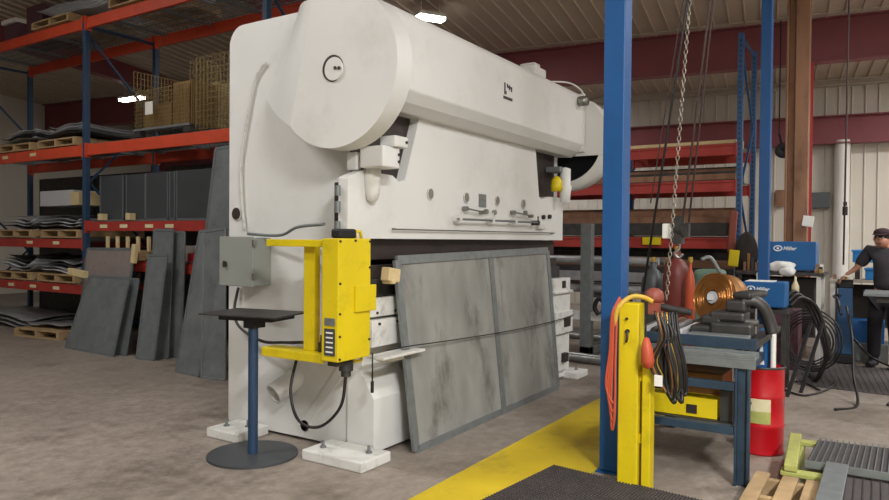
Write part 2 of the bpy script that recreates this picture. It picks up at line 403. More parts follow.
# ram: front plate, raised middle
mb = MB()
pts = [(3.76,1.6), (7.56,1.6), (7.56,2.09), (7.14,2.08)] + [(6.96+.06*math.cos(a), 2.10+.06*math.sin(a)) for a in (-1.2,-1.9,-2.6)] + [(6.80,2.62), (4.65,2.62), (4.44,2.06)] + [(4.36,2.04), (4.28,2.08), (3.92,2.09), (3.76,2.03)]
mb.prism(pts, 'y', 3.20, 3.285); ram = mb.build('ram', 'white', pb, bevel=.008)
mb = MB(); mb.box(3.80,3.285,1.62,4.04,3.36,2.0); mb.build('ram_guide', 'darkgap', ram, bevel=.004)
for k, (z0, z1) in enumerate(((1.62,1.72),(1.78,1.86),(1.90,1.97))):
    mb = MB(); mb.cyl((3.735,3.27,z0), (3.735,3.27,z1), .02, 10); mb.build('grease_fitting', 'galv', ram)
for x in (4.794, 5.372, 5.956, 6.52):
    mb = MB(); mb.cyl((x,3.192,1.972), (x,3.203,1.972), .046, 24); mb.build('bore', 'steel', ram)
    mb = MB(); mb.tube([(x+.046*math.cos(a), 3.192, 1.972+.046*math.sin(a)) for a in [i*PI/10 for i in range(20)]], .005, 6, closed=True); mb.build('bore_rim', 'whitedirty', ram)
mb = MB(); mb.box(5.60,3.192,1.90,5.73,3.2,2.02); npl = mb.build('nameplate', 'galv', ram)
mb = MB(); mb.box(5.61,3.189,1.975,5.72,3.192,2.01); mb.build('plate_band', 'steel', npl)
# gauge shaft with clamps
mb = MB(); mb.cyl((5.12,3.13,1.775), (6.78,3.13,1.785), .010, 10); shaft = mb.build('gauge_shaft', 'galv', ram)
for x in (5.16, 5.75, 6.22, 6.74):
    mb = MB(); mb.box(x-.018,3.115,1.755,x+.018,3.2,1.805); mb.cyl((x,3.13,1.79), (x,3.13,1.85), .008, 8); mb.build('shaft_clamp', 'whitedirty' if x != 6.74 else 'darksteel', ram, bevel=.004)
for (a, b) in (((5.32,1.872),(5.62,1.85)), ((6.25,1.872),(6.66,1.85))):
    mb = MB(); mb.cyl((a[0],3.15,a[1]), (b[0],3.15,b[1]), .007, 8); mb.cyl((a[0],3.15,a[1]), (a[0],3.2,a[1]), .022, 10); mb.cyl((b[0],3.15,b[1]), (b[0],3.2,b[1]), .018, 10); mb.build('adjuster_rod', 'steel', ram)
for (x, z) in ((5.72,1.86), (5.88,1.86), (6.55,1.88), (7.0,1.85), (7.16,1.86)):
    mb = MB(); mb.cyl((x,3.17,z), (x,3.2,z), .024, 12); mb.build('bolt', 'steel' if x < 7 else 'darkgap', ram)
mb = MB(); mb.box(6.84,3.16,1.72,7.0,3.2,1.78); mb.build('clamp_block', 'whitedirty', ram, bevel=.005)
mb = MB(); mb.cyl((4.25,3.17,1.672), (7.26,3.17,1.68), .006, 8)
for x in (4.28, 5.6, 7.22): mb.cyl((x,3.17,1.675), (x,3.2,1.675), .008, 6)
mb.build('ram_rod', 'steel', ram)
# pitmans
def pitman(x, yel):
    mb = MB(); mb.lathe((x,3.09,2.0), [(.001,.0), (.055,.03), (.062,.12), (.075,.2), (.06,.22), (.06,.40), (.001,.42)], 20); mb.build('pitman', 'white', pb)
    if yel: mb = MB(); mb.lathe((x-.17,3.12,2.14), [(.001,0), (.06,.0), (.065,.06), (.06,.12), (.03,.16), (.001,.17)], 16); mb.build('oil_cup', 'yellow', pb)
pitman(7.36, True)
mb = MB(); mb.lathe((3.99,3.165,1.86), [(.001,.0), (.04,.02), (.05,.06), (.062,.16), (.062,.24), (.001,.24)], 20); mb.build('pitman', 'whitedirty', pb)
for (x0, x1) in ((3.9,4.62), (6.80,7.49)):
    mb = MB(); mb.box(x0,3.285,2.0,x1,3.299,2.60); mb.build('recess_shade', 'darkgap', pb)  # dark plate paints the shade inside the slot beside the ram
mb = MB(); mb.box(3.86,2.97,2.10,4.06,3.18,2.25); mb.box(3.96,2.94,2.25,4.12,3.08,2.33); mb.box(3.88,3.22,2.09,3.93,3.32,2.22); bb = mb.build('bearing_block', 'white', pb, bevel=.012)
for x_, z, y_ in ((4.04,2.15,2.97), (4.04,2.20,2.97), (4.09,2.29,2.94)): mb = MB(); mb.cyl((x_,y_-.012,z), (x_,y_+.002,z), .010, 10); mb.build('bolt', 'darkgap', bb)
mb = MB(); mb.box(7.24,3.10,2.36,7.44,3.28,2.42); mb.build('bearing_block', 'galv', pb, bevel=.01)
# crown beam (profile Y,Z) running the full length
mb = MB()
prof = [(3.0,2.70)] + [(3.0,3.17)] + arc(3.09, 3.20, .09, 180, 90, 6) + [(3.9,3.30), (3.9,2.60), (3.14,2.56), (3.06,2.62)]
mb.prism(prof, 'x', 3.98, 7.66, False); cb = mb.build('crown_beam', 'white', pb, bevel=.01)
mb = MB(); mb.box(7.66,2.99,2.62,7.70,3.9,3.29); mb.build('end_plate', 'white', cb, bevel=.008)
mb = MB(); mb.lathe((7.50,3.0,3.17), [(.001,-.11), (.055,-.11), (.06,-.04), (.05,0)], 18, (0,1,0)); mb.build('gauge_dial', 'steel', cb)
mb = MB(); mb.tube(spline([(7.50,2.93,3.22), (7.46,2.97,3.30), (7.3,3.05,3.35), (7.0,3.2,3.32)]), .01, 6); mb.build('cable', 'whitedirty', cb)
mb = MB(); mb.box(6.55,3.1,3.3,6.85,3.35,3.40); mb.box(6.60,3.12,3.40,6.75,3.3,3.44); mb.build('top_box', 'whitedirty', cb, bevel=.02)
# small dark maker's mark: letter strokes over a bar
mb = MB(); x0 = 5.70; z0 = 2.89
E_w = 1.55
for (a0_, b0_, a1_, b1_) in ((0,.045,.014,.15),(.014,.045,.028,.075),(.034,.112,.098,.128),(.034,.128,.048,.145),(.060,.095,.072,.14),(.086,.085,.10,.13),(-.01,0,.105,.026)):
    mb.box(x0+a0_*E_w, 2.9965, z0+b0_, x0+a1_*E_w, 3.001, z0+b1_)
mb.build('emblem', 'darktext', cb)
# wheel covers: circle face, cover sheet sloping back to the frame on the rear side
def wheel_cover(xf, xr, xb, left):
    mb = MB(); cy, cz, R = 3.27, 2.775, .55
    n = 72
    a0, a1 = (-138, 112)                      # face rim swept around the front
    front = [(cy-R*math.cos(math.radians(a)), cz+R*math.sin(math.radians(a))) for a in [a0+(a1-a0)*i/n for i in range(n+1)]]
    back = front
    F = [(xf, y, z) for y, z in front]; K = [(xr, y, z) for y, z in back]
    m = len(F)
    mb.add(F+K, [(i, i+1, m+i+1, m+i) for i in range(m-1)], True)
    # rear sheet: from the chord of the face back and out to the frame line
    p0, p1 = (front[0], front[-1])
    q0, q1 = (4.32, 2.74), (3.96, 3.37)
    st = 10; rows = []
    for j in range(st+1):
        t = j/st; e = t**1.45
        x = xf+(xb-xf)*e
        ya = p0[0]+(q0[0]-p0[0])*t; za = p0[1]+(q0[1]-p0[1])*t
        yb = p1[0]+(q1[0]-p1[0])*t; zb = p1[1]+(q1[1]-p1[1])*t
        rows.append([(x, ya+(yb-ya)*k/8, za+(zb-za)*k/8) for k in range(9)])
    vs = [p for r in rows for p in r]
    mb.add(vs, [(j*9+k, j*9+k+1, (j+1)*9+k+1, (j+1)*9+k) for j in range(st) for k in range(8)], True)
    lo = [r[0] for r in rows]; hi = [r[-1] for r in rows]
    lob = [(xb, p[1], p[2]) for p in lo]; hib = [(xb, p[1], p[2]) for p in hi]
    mb.add(lo+lob, [(i, i+1, st+1+i+1, st+1+i) for i in range(st)], True)
    mb.add(hi+hib, [(i, i+1, st+1+i+1, st+1+i) for i in range(st)], True)
    mb.add(F, [tuple(range(m))])              # flat face
    mb.add(K, [tuple(reversed(range(m)))])
    o = mb.build('wheel_cover', 'white', pb, smooth_all=False)
    return o
wc = wheel_cover(3.68, 3.85, 4.06, True)
mb = MB(); mb.cyl((3.672,3.27,2.775), (3.683,3.27,2.775), .092, 36); wd = mb.build('window_recess', 'darkgap', wc)
mb = MB(); mb.cyl((3.664,3.255,2.768), (3.676,3.255,2.768), .080, 36); hb = mb.build('hub', 'white', wd)
for (y, z) in ((3.235,2.77), (3.20,2.765)): mb = MB(); mb.cyl((3.655,y,z), (3.668,y,z), .012, 10); mb.build('bolt', 'darkgap', hb)
# right wheel cover: disc outboard of the right frame with dark inner face
mb = MB(); mb.lathe((7.71,3.27,2.75), [(.47,.001), (.56,0), (.56,.26), (.50,.34), (.001,.36)], 56, (1,0,0)); rw = mb.build('wheel_cover', 'white', pb)
mb = MB(); mb.prism([(3.27+.555*math.cos(math.radians(a)), 2.75+.555*math.sin(math.radians(a))) for a in range(-18,199,6)], 'x', 7.703, 7.712); mb.build('face_sheet', 'white', rw)
mb = MB(); mb.lathe((7.72,3.27,2.75), [(.50,0), (.50,.08), (.001,.08)], 48, (1,0,0)); mb.build('wheel', 'black', rw)
# conduit down the side
mb = MB(); mb.tube(spline([(4.03,4.30,3.02), (4.03,4.35,2.99), (4.03,4.431,2.894), (4.03,4.501,2.655), (4.03,4.559,2.411), (4.03,4.594,2.205), (4.03,4.58,1.913), (4.03,4.543,1.66)], 6), .012, 8); mb.build('conduit', 'whitedirty', pb)
mb = MB(); mb.tube(spline([(3.98,4.45,1.63), (3.90,4.0,1.62), (3.80,3.72,1.68), (3.74,3.40,1.70)], 6), .012, 8); mb.build('conduit', 'galv', pb)
mb = MB(); mb.prism([(3.5,1.60),(3.62,1.60),(3.62,1.66),(3.56,1.72)], 'x', 3.70, 3.78)
mb = MB(); mb.tube(spline([(4.03,4.62,1.18), (4.0,4.63,1.0), (3.98,4.55,.86), (3.9,4.2,.78), (3.75,3.8,.82), (3.65,3.5,.86)], 6), .012, 8); mb.build('conduit', 'darksteel', pb)

# ------------------------------------------------------------ junction box on the press side
jb = thing('junction_box', 'grey metal electrical box on the side of the white press above the stand', 'electrical box', (3.95,4.46,1.2))
mb = MB(); mb.box(3.86,4.25,1.215,4.045,4.62,1.60); mb.build('body', 'greybox', jb, bevel=.008)
mb = MB(); mb.box(3.838,4.242,1.208,3.858,4.628,1.607); dr = mb.build('door', 'greybox', jb, bevel=.005)
mb = MB(); mb.cyl((3.82,4.55,1.385), (3.838,4.55,1.385), .022, 16); mb.box(3.812,4.545,1.36,3.822,4.555,1.41); mb.build('latch', 'darksteel', dr)
for z in (1.27, 1.53): mb = MB(); mb.box(3.835,4.225,z,3.87,4.242,z+.05); mb.build('hinge', 'steel', dr)

# ------------------------------------------------------------ yellow guard box with arms
yb = thing('control_box', 'tall yellow control box held on yellow arms at the front corner of the press', 'control box', (3.6,3.14,.77))
mb = MB(); mb.box(3.50,3.055,.78,3.84,3.20,1.60); yo = mb.build('housing', 'yellow', yb, bevel=.006)
mb = MB(); mb.box(3.66,3.035,1.10,3.88,3.055,1.28); mb.build('cover_plate', 'yellow', yo, bevel=.004)
for (x,z) in ((3.515,1.58),(3.515,1.3),(3.515,1.1),(3.515,.95),(3.515,.80),(3.825,1.58),(3.825,1.4),(3.825,1.15),(3.825,.9),(3.67,1.585)):
    mb = MB(); mb.cyl((x,3.046,z), (x,3.055,z), .008, 8); mb.build('screw', 'darkgap', yo)
for (z0,z1,m_) in ((.82,1.00,'darkpanel'), (1.02,1.07,'galv')):
    mb = MB(); mb.box(3.495,3.08,z0,3.50,3.17,z1); lb = mb.build('label_plate', m_, yo)
    if z0 < .9:
        for k in range(5): mb = MB(); mb.box(3.493,3.095,.84+k*.032,3.495,3.155,.85+k*.032); mb.build('print_line', 'paper', lb)
mb = MB(); mb.prism(arc(3.63,1.60,.10,0,180,8), 'y', 3.08, 3.16); mb = MB(); mb.box(3.55,3.08,1.60,3.72,3.17,1.665); mb.build('connector', 'black', yb, bevel=.015)
mb = MB(); mb.tube([(3.745,3.12,1.6),(3.75,3.12,1.65),(3.80,3.12,1.65),(3.815,3.12,1.6)], .012, 8); mb.build('handle', 'yellow', yb)
mb = MB(); mb.box(3.53,3.09,.745,3.70,3.17,.78); mb.cyl((3.66,3.12,.745),(3.66,3.12,.70),.05,14); mb.cyl((3.66,3.12,.70),(3.66,3.12,.66),.035,14); mb.build('gland', 'darksteel', yb)
mb = MB(); mb.tube([(3.74,3.12,.78),(3.75,3.12,.745),(3.82,3.12,.745),(3.83,3.12,.78)], .012, 8); mb.build('handle', 'yellow', yb)
mb = MB(); mb.box(3.54,3.20,1.54,3.60,3.77,1.59); mb.build('arm', 'yellow', yb, bevel=.004)
mb = MB(); mb.box(3.52,3.20,.755,3.535,3.79,.815); mb.box(3.535,3.20,.80,3.68,3.79,.815); mb.build('arm', 'yellow', yb, bevel=.003)
mb = MB(); mb.box(3.60,3.36,.815,3.66,3.46,1.54); mb.build('upright', 'yellow', yb, bevel=.004)
for z in (1.50, .87): mb = MB(); mb.box(3.66,3.39,z-.03,4.045,3.44,z+.03); mb.build('mount_bracket', 'whitedirty', yb)
mb = MB(); mb.cyl((3.62,3.30,.816),(3.62,3.30,.88),.03,12); mb.cyl((3.62,3.30,.88),(3.62,3.30,.93),.015,10); mb.build('knob', 'darksteel', yb)
mb = MB(); mb.tube(spline([(3.66,3.12,.67), (3.64,3.15,.45), (3.60,3.30,.30), (3.58,3.48,.32), (3.62,3.60,.50), (3.70,3.62,.72), (3.72,3.60,.80)], 8), .011, 8); mb.build('cable', 'cable', yb)
mb = MB(); mb.tube([(3.86,3.05,.80),(3.86,3.05,.55)], .006, 6); mb.cyl((3.86,3.05,.60),(3.86,3.05,.52),.012,8); mb.build('hanging_lead', 'cable', yb)

# ------------------------------------------------------------ pedestal stand
st = thing('tray_stand', 'small flat tray on a blue pole with a round steel floor plate beside the press', 'stand', (3.57,3.93,0))
mb = MB(); mb.cyl((3.57,3.93,.0), (3.57,3.93,.018), .325, 48); mb.build('base_disc', 'darkpanel', st)
mb = MB(); mb.cyl((3.57,3.93,.018), (3.57,3.93,.95), .036, 16); mb.build('pole', 'rackblue', st)
mb = MB(); mb.obox((3.65,4.0,1.035), (.46,.66,.012), Matrix.Rotation(.2,3,'Z')); mb.build('tray', 'darksteel', st, bevel=.003)
mb = MB(); mb.obox((3.65,3.98,1.01), (.30,.46,.035), Matrix.Rotation(.2,3,'Z')); mb.box(3.52,3.88,.94,3.64,3.98,.995); mb.build('bracket', 'black', st)

# ------------------------------------------------------------ panels from four corners
def lean_panel(name, bl, br, tr_, tl, label, cat, sheet='screen', frame='framegrey', w=.035, t=.02, mids=(), group=None, hmids=()):
    bl, br, tr_, tl = map(Vector, (bl, br, tr_, tl))
    n = (br-bl).cross(tl-bl).normalized()
    lift = Vector((0,0,t*.55))
    bl, br, tr_, tl = bl+lift, br+lift, tr_+lift, tl+lift
    root = thing(name, label, cat, tuple((bl+br)/2-lift), group)
    def bil(a, b):
        return (bl*(1-a)+br*a)*(1-b)+(tl*(1-a)+tr_*a)*b
    mb = MB()
    for a, b in ((bl,br),(br,tr_),(tr_,tl),(tl,bl)):
        mb.bar(a, b, t, w, up=(n.cross(b-a)))
    mb.build('frame', frame, root, bevel=.002)
    for mx_ in mids: mb = MB(); mb.bar(bil(mx_,0), bil(mx_,1), t, w*1.1, up=n.cross(bil(mx_,1)-bil(mx_,0))); mb.build('mullion', frame, root)
    for mx_ in hmids: mb = MB(); mb.bar(bil(0,mx_), bil(1,mx_), t, w*.7, up=n.cross(bil(1,mx_)-bil(0,mx_))); mb.build('crossbar', frame, root)
    cuts = [0]+list(mids)+[1]
    for a, b in zip(cuts, cuts[1:]):
        mb = MB(); q = [bil(a,0), bil(b,0), bil(b,1), bil(a,1)]
        slab(mb, [p-n*.003 for p in q]+[p+n*.003 for p in q]); mb.build('sheet', sheet, root)
    return root
lp = lean_panel('guard_panel', (4.29,2.97,0), (6.99,3.0,0), (7.05,3.165,1.47), (4.29,3.165,1.42), 'large two-pane grey sheet panel in a metal frame leaning on the press front', 'metal panel', 'panelpat', 'galv', .07, .03, (.53,))
mb = MB(); mb.tube(spline([(3.95,2.99,.812), (4.27,3.015,.800), (5.0,3.035,.765), (6.0,3.035,.735), (6.98,3.04,.73), (7.62,3.075,.74)], 6), .005, 6); tag(mb.build('hanging_wire', 'cable'), 'thin dark wire strung across the big leaning panel', 'wire')
mb = MB(); mb.obox((4.12,3.09,1.335), (.14,.08,.10), Matrix.Rotation(.15,3,'Y')); mb.obox((4.10,3.09,1.30), (.05,.10,.06)); tag(mb.build('wood_block', 'woodpale', bevel=.01), 'pale wood block wedged at the top left corner of the big leaning panel', 'wood block')

fr = 'mesh frames leaning at the left rack'
lean_panel('screen_frame', (5.51,9.91,0), (5.47,8.70,0), (5.72,8.72,1.02), (5.72,9.65,1.02), 'wide grey mesh frame leaning in front, farthest left of those on the floor', 'mesh frame', 'screen')
lean_panel('screen_frame', (5.60,9.60,0), (5.60,8.62,0), (5.82,8.66,1.00), (5.82,9.55,1.00), 'grey mesh frame standing directly behind the wide one at far left', 'mesh frame', 'screen')
lean_panel('screen_frame', (5.72,10.0,0), (5.74,8.95,0), (5.97,8.98,1.41), (5.97,10.14,1.40), 'reddish brown mesh frame sticking up behind the far left wide frame', 'mesh frame', 'screenred')
lean_panel('screen_frame', (5.54,8.28,0), (5.57,7.97,0), (5.75,7.95,1.35), (5.75,8.33,1.34), 'narrow grey mesh frame, shorter one at the front of the middle group', 'mesh frame', 'screen')
lean_panel('screen_frame', (5.73,8.28,0), (5.76,7.95,0), (5.95,8.10,1.68), (5.95,8.50,1.68), 'tall narrow grey mesh frame in the middle group below the long shelf beam', 'mesh frame', 'screen')
lean_panel('screen_frame', (5.86,8.12,0), (5.90,7.86,0), (6.02,7.95,1.65), (6.02,8.22,1.65), 'dark slim mesh frame at the back right of the middle group', 'mesh frame', 'screen')
lean_panel('screen_frame', (5.26,7.09,0), (5.22,6.64,0), (5.75,6.89,1.68), (5.75,7.30,1.66), 'broad grey mesh frame leaning at the front of the group beside the press', 'mesh frame', 'screen')
lean_panel('screen_frame', (5.20,6.56,0), (5.26,6.24,0), (5.60,6.65,1.69), (5.60,7.03,1.65), 'pale galvanised mesh frame with open bars partly behind the electrical box', 'mesh frame', 'screen', 'galv', .025, .02, (), None, ())
lean_panel('screen_frame', (5.53,7.19,0), (5.54,6.73,0), (6.0,6.91,2.74), (6.0,7.31,2.72), 'tallest mesh frame rising above the electrical box beside the press edge', 'mesh frame', 'screen')
lean_panel('screen_frame', (5.94,7.80,0), (5.91,7.68,0), (5.76,7.38,.63), (5.76,7.50,.64), 'small tilted mesh frame between the two tall groups on the floor', 'mesh frame', 'screen')
for (c, r, lb) in (((5.70,9.98,1.26), .9, 'pale wood offcut lying on the left upper corner of the reddish frame'), ((5.78,8.82,1.34), .2, 'pale wood offcut hanging at the right of the reddish frame'), ((5.72,8.52,1.40), .1, 'small pale wood offcut between the reddish frame and the middle group')):
    pass
def offcut(c, size, R, lb):
    mb = MB(); mb.obox(c, size, R); tag(mb.build('wood_offcut', 'woodpale', bevel=.004), lb, 'wood offcut')
offcut((5.66,9.86,1.07), (.08,.40,.09), Matrix.Rotation(.1,3,'X'), 'pale wood offcut resting on top left corner of the far left wide frame')
offcut((5.90,8.88,1.36), (.05,.09,.26), Matrix.Rotation(.15,3,'X'), 'upright pale offcut clamped at the right end of the reddish frame')

# ------------------------------------------------------------ pallet racks
def upright(root, x0, x1, y, h, m, w=.08, t=.09):
    fr_ = thing_part('upright_frame', root)
    for x in (x0, x1):
        mb = MB(); mb.box(x-.04,y-w/2,0,x+.04,y+w/2,h)
        mb.box(x-.08,y-.07,0,x+.08,y+.07,.008); mb.build('post', m, fr_, bevel=.004)
    n = max(2, int(h/1.1)); zs = [.2+i*(h-.4)/n for i in range(n+1)]
    mb = MB()
    for i in range(n):
        a, b = ((x0+.04, x1-.04) if i % 2 == 0 else (x1-.04, x0+.04))
        mb.bar((a,y,zs[i]), (b,y,zs[i+1]), .03, .03)
    mb.bar((x0+.04,y,zs[0]), (x1-.04,y,zs[0]), .03, .03); mb.bar((x0+.04,y,h-.06), (x1-.04,y,h-.06), .035, .04)
    mb.build('brace', m, fr_)
def thing_part(name, root):
    o = bpy.data.objects.new(name, None); COL.objects.link(o); o.parent = root; o.location = (0,0,0); o.empty_display_size = .1; return o
def beam(root, x, y0, y1, ztop, m, h=.14, slots=True):
    mb = MB(); mb.box(x-.025,y0+.042,ztop-h,x+.025,y1-.042,ztop-.03); mb.box(x-.025+(.012 if x < 7 else -.012),y0+.042,ztop-.03,x+.025,y1-.042,ztop)
    for y in (y0+.042, y1-.042): mb.box(x-.05,y-.012,ztop-h-.03,x+.05,y+.012,ztop+.02)
    mb.build('beam', m, root, bevel=.003)
def deck(root, x0, x1, y0, y1, z, m='galv'):
    mb = MB(); n = int((y1-y0-.1)/.10)
    for i in range(n+1):
        y = y0+.07+i*(y1-y0-.14)/n; mb.box(x0+.03,y-.004,z+.001,x1-.03,y+.004,z+.009)
    for i in range(7):
        x = x0+.06+i*(x1-x0-.12)/6; mb.box(x-.006,y0+.06,z+.009,x+.006,y1-.06,z+.018)
    for i in range(4):
        y = y0+.3+i*(y1-y0-.6)/3; mb.box(x0+.03,y-.025,z-.035,x1-.03,y+.025,z+.001)
    mb.build('wire_deck', m, root)
lr = thing('pallet_rack', 'tall pallet rack with orange beams and dark blue uprights at left', 'storage rack', (6.1,10.4,0))
X0, X1 = 6.10, 7.30
for y in (14.4, 10.4, 6.5): upright(lr, X0, X1, y, 4.86, 'rackblue')
LL = (4.93, 3.00, 1.55, .84); LR = (4.93, 3.00, 1.82, 1.24)
for z in LL:
    for x in (X0-.0, X1): beam(lr, x, 10.4, 14.4, z, 'orange' if z > 2.5 else 'rackred', .17 if z > 2.5 else .14)
    deck(lr, X0, X1, 10.4, 14.4, z)
for z in LR:
    for x in (X0, X1): beam(lr, x, 6.5, 10.4, z, 'orange' if z > 2.5 else 'rackred', .17 if z > 2.5 else .14)
    deck(lr, X0, X1, 6.5, 10.4, z)
for i, (y, z) in enumerate(((9.9,1.75),(9.4,1.75),(8.8,1.75),(8.35,1.75),(7.2,1.75),(13.2,.77),(12.6,.77),(11.9,.77),(11.2,.77),(12.8,2.93),(11.9,2.93),(11.2,1.49),(12.0,1.49))):
    mb = MB(); mb.box(6.070,y-.09,z-.025,6.075,y+.09,z+.025); mb.build('beam_label', 'concretelabel', lr)

def pallet_mesh(lx, ly, h=.13, slats=6):
    """boards along x, stringers along y"""
    P_ = []
    tops = MB()
    sp = ly/slats
    for i in range(slats): tops.box(-lx/2, -ly/2+i*sp+.01, h-.022, lx/2, -ly/2+(i+1)*sp-.018, h)
    strs = MB()
    for x in (-lx/2+.03, 0, lx/2-.03): strs.box(x-.025,-ly/2,.02,x+.025,ly/2,h-.022)
    bots = MB()
    for y in (-ly/2+.05, 0, ly/2-.05): bots.box(-lx/2,y-.05,0,lx/2,y+.05,.02)
    return tops, strs, bots
pal = thing('pallet', 'x', 'pallet')
for nm, mb in zip(('deck_boards','stringers','bottom_boards'), pallet_mesh(1.1, 1.15)): mb.build(nm, 'wood', pal)
pal_used = [False]
def place_pallet(x, y, z, rz, label, group='wooden pallets on and around the left rack', m=None):
    o = pal if not pal_used[0] else copy_tree(pal)
    pal_used[0] = True
    o.location = (x, y, z); o.rotation_euler = (0,0,rz); o['label'] = label; o['group'] = group
    return o
HP = PI/2
place_pallet(6.66, 12.55, LL[1]+.02, HP, 'wooden pallet of tangled scrap on the second highest shelf, far left')
place_pallet(6.66, 11.25, LL[1]+.02, HP, 'wooden pallet on the second highest shelf nearest the blue upright')
place_pallet(6.66, 12.55, LL[2]+.02, HP, 'wooden pallet on the middle left shelf, farther from the upright')
place_pallet(6.66, 11.15, LL[2]+.02, HP, 'wooden pallet on the middle left shelf, next to the upright')
place_pallet(6.66, 12.6, LL[3]+.02, HP, 'wooden pallet on the lowest red shelf at the far left edge')
place_pallet(6.66, 11.25, LL[3]+.02, HP, 'wooden pallet on the lowest red shelf next to the upright')
place_pallet(6.62, 11.35, LL[0]+.02, HP, 'wooden pallet up on the top shelf left of the blue upright')
place_pallet(6.62, 9.2, LL[0]+.02, HP, 'wooden pallet up on the top shelf above the wire basket')
place_pallet(6.35, 11.3, .0, HP+.1, 'low wooden pallet on the floor under the left rack')
place_pallet(6.6, 9.5, LR[3]+.02, HP, 'wooden pallet behind the reddish mesh frame on the low shelf')

# bent sheets
def bent_sheet(c, lx, ly, amp, ph, m, rz=0, tilt=0, label='', group=None):
    mb = MB(); nx, ny = 14, 10
    R = Matrix.Rotation(rz,3,'Z') @ Matrix.Rotation(tilt,3,'X'); top = []; bot = []
    base = []
    for j in range(ny+1):
        for i in range(nx+1):
            x = -lx/2+lx*i/nx; y = -ly/2+ly*j/ny
            z = amp*(math.sin(3.1*y/ly*2+ph)+.6*math.sin(4*x/lx+ph*2))+amp*1.8*(abs(y)/ly*2)**3
            base.append(R @ Vector((x,y,z)))
    mn = min(v.z for v in base)
    top = [Vector(c)+v-Vector((0,0,mn))+Vector((0,0,.004)) for v in base]; bot = [v-Vector((0,0,.004)) for v in top]
    w = nx+1
    f = [(j*w+i, j*w+i+1, (j+1)*w+i+1, (j+1)*w+i) for j in range(ny) for i in range(nx)]
    N_ = len(top)
    edge = []
    ring = [i for i in range(w)]+[j*w+nx for j in range(1,ny+1)]+[ny*w+i for i in range(nx-1,-1,-1)]+[j*w for j in range(ny-1,0,-1)]
    for a, b in zip(ring, ring[1:]+ring[:1]): edge.append((a, b, N_+b, N_+a))
    mb.add(top+bot, f+[tuple(N_+k for k in reversed(q)) for q in f]+edge, True)
    o = mb.build('bent_sheet', m, loc=c)
    return tag(o, label, 'sheet metal', group)
n_ = 0
where = {0: 'on the second highest shelf', 1: 'on the middle left shelf', 2: 'on the lowest red shelf', 3:'on the top shelf'}
for lv, zb in ((0, LL[1]), (1, LL[2]), (2, LL[3])):
    for k, yc in enumerate((12.55, 11.2)):
        phq = random.uniform(0,6)
        for q in range(4):
            bent_sheet((6.62+.03*q, yc+random.uniform(-.08,.08), zb+.155+q*.05), 1.0, 1.15-.06*q, .034, phq, ['sheet','darksteel','sheet','sheetlight'][(q+k+lv)%4] , 0, 0,
                'bent scrap sheet in the %s pile %s' % (('far left','right hand')[k], where[lv]), 'bent sheets piled %s, %s' % (where[lv], ('far left','right hand')[k]))
for q in range(5):
    bent_sheet((6.62, 10.75+.12*q, LL[0]+.155+q*.04), .9, 1.5, .03, 1.2, 'sheetlight', 0, .0, 'bright bent sheet in the pile on the top shelf left of the upright', 'bright sheets on the top left shelf')
for q in range(4):
    bent_sheet((6.6, 9.3, LL[0]+.155+q*.04), 1.0, 1.3, .03, 2, 'sheetlight', 0, 0, 'bright bent sheet in the pile on the top shelf right of the upright', 'bright sheets on the top right shelf')
for q in range(3):
    bent_sheet((6.68, 13.0-.05*q, .005+.07*q), 1.0, 2.0, .05, .8, 'sheet', 0, .0, 'long bent sheet piled on the floor under the left rack', 'long sheets under the rack')
bent_sheet((6.38, 11.3, .135), .9, .95, .03, 2, 'sheet', .1, 0, 'curled sheet lying on the low floor pallet under the rack')
def simple_box(name, x0,y0,z0,x1,y1,z1, m, label, cat, bevel=.006, group=None, rot=None):
    mb = MB(); mb.box(x0,y0,z0,x1,y1,z1); o = mb.build(name, m, None, bevel, loc=((x0+x1)/2,(y0+y1)/2,z0)); return tag(o, label, cat, group)
TS = LL[0]+.02
simple_box('carton', 6.3,12.05,TS,7.0,12.55,TS+.55, 'maroon', 'dark maroon carton on the top shelf left of the pallet of sheets', 'carton')
simple_box('carton', 6.2,12.62,TS,6.9,13.1,TS+.30, 'maroon', 'dark carton with a white lid at the far left of the top shelf', 'carton')
simple_box('foam_lid', 6.15,12.62,TS+.30,6.9,13.1,TS+.37, 'paper', 'white lid lying on the far left top shelf carton', 'lid')
# white cased goods seen through the rack
simple_box('metal_cabinet', 6.5,11.5,LL[2]+.56,7.1,12.5,LL[2]+.82, 'sheetlight', 'silvery box over the scrap on the middle left shelf', 'metal box')
simple_box('carton', 6.45,11.22,LL[2]+.56,7.0,11.46,LL[2]+.78, 'woodpale', 'small tan carton beside the silvery box on the middle left shelf', 'carton')
for (ya, yb_, lb) in ((10.5,12.3,'dark block added for shade behind the left rack near the blue upright'),(12.4,14.3,'dark block added for shade behind the left rack at the far left'),(8.6,10.3,'dark block added for shade behind the rack at the dark plates'),(6.6,8.5,'dark block added for shade behind the rack beside the press')):
    simple_box('shade_block', 7.42,ya,0,7.60,yb_,2.72 if ya > 10 else 2.78, 'darksteel', lb, 'dark filler block')  # added dark blocks, put in to darken the view through the rack
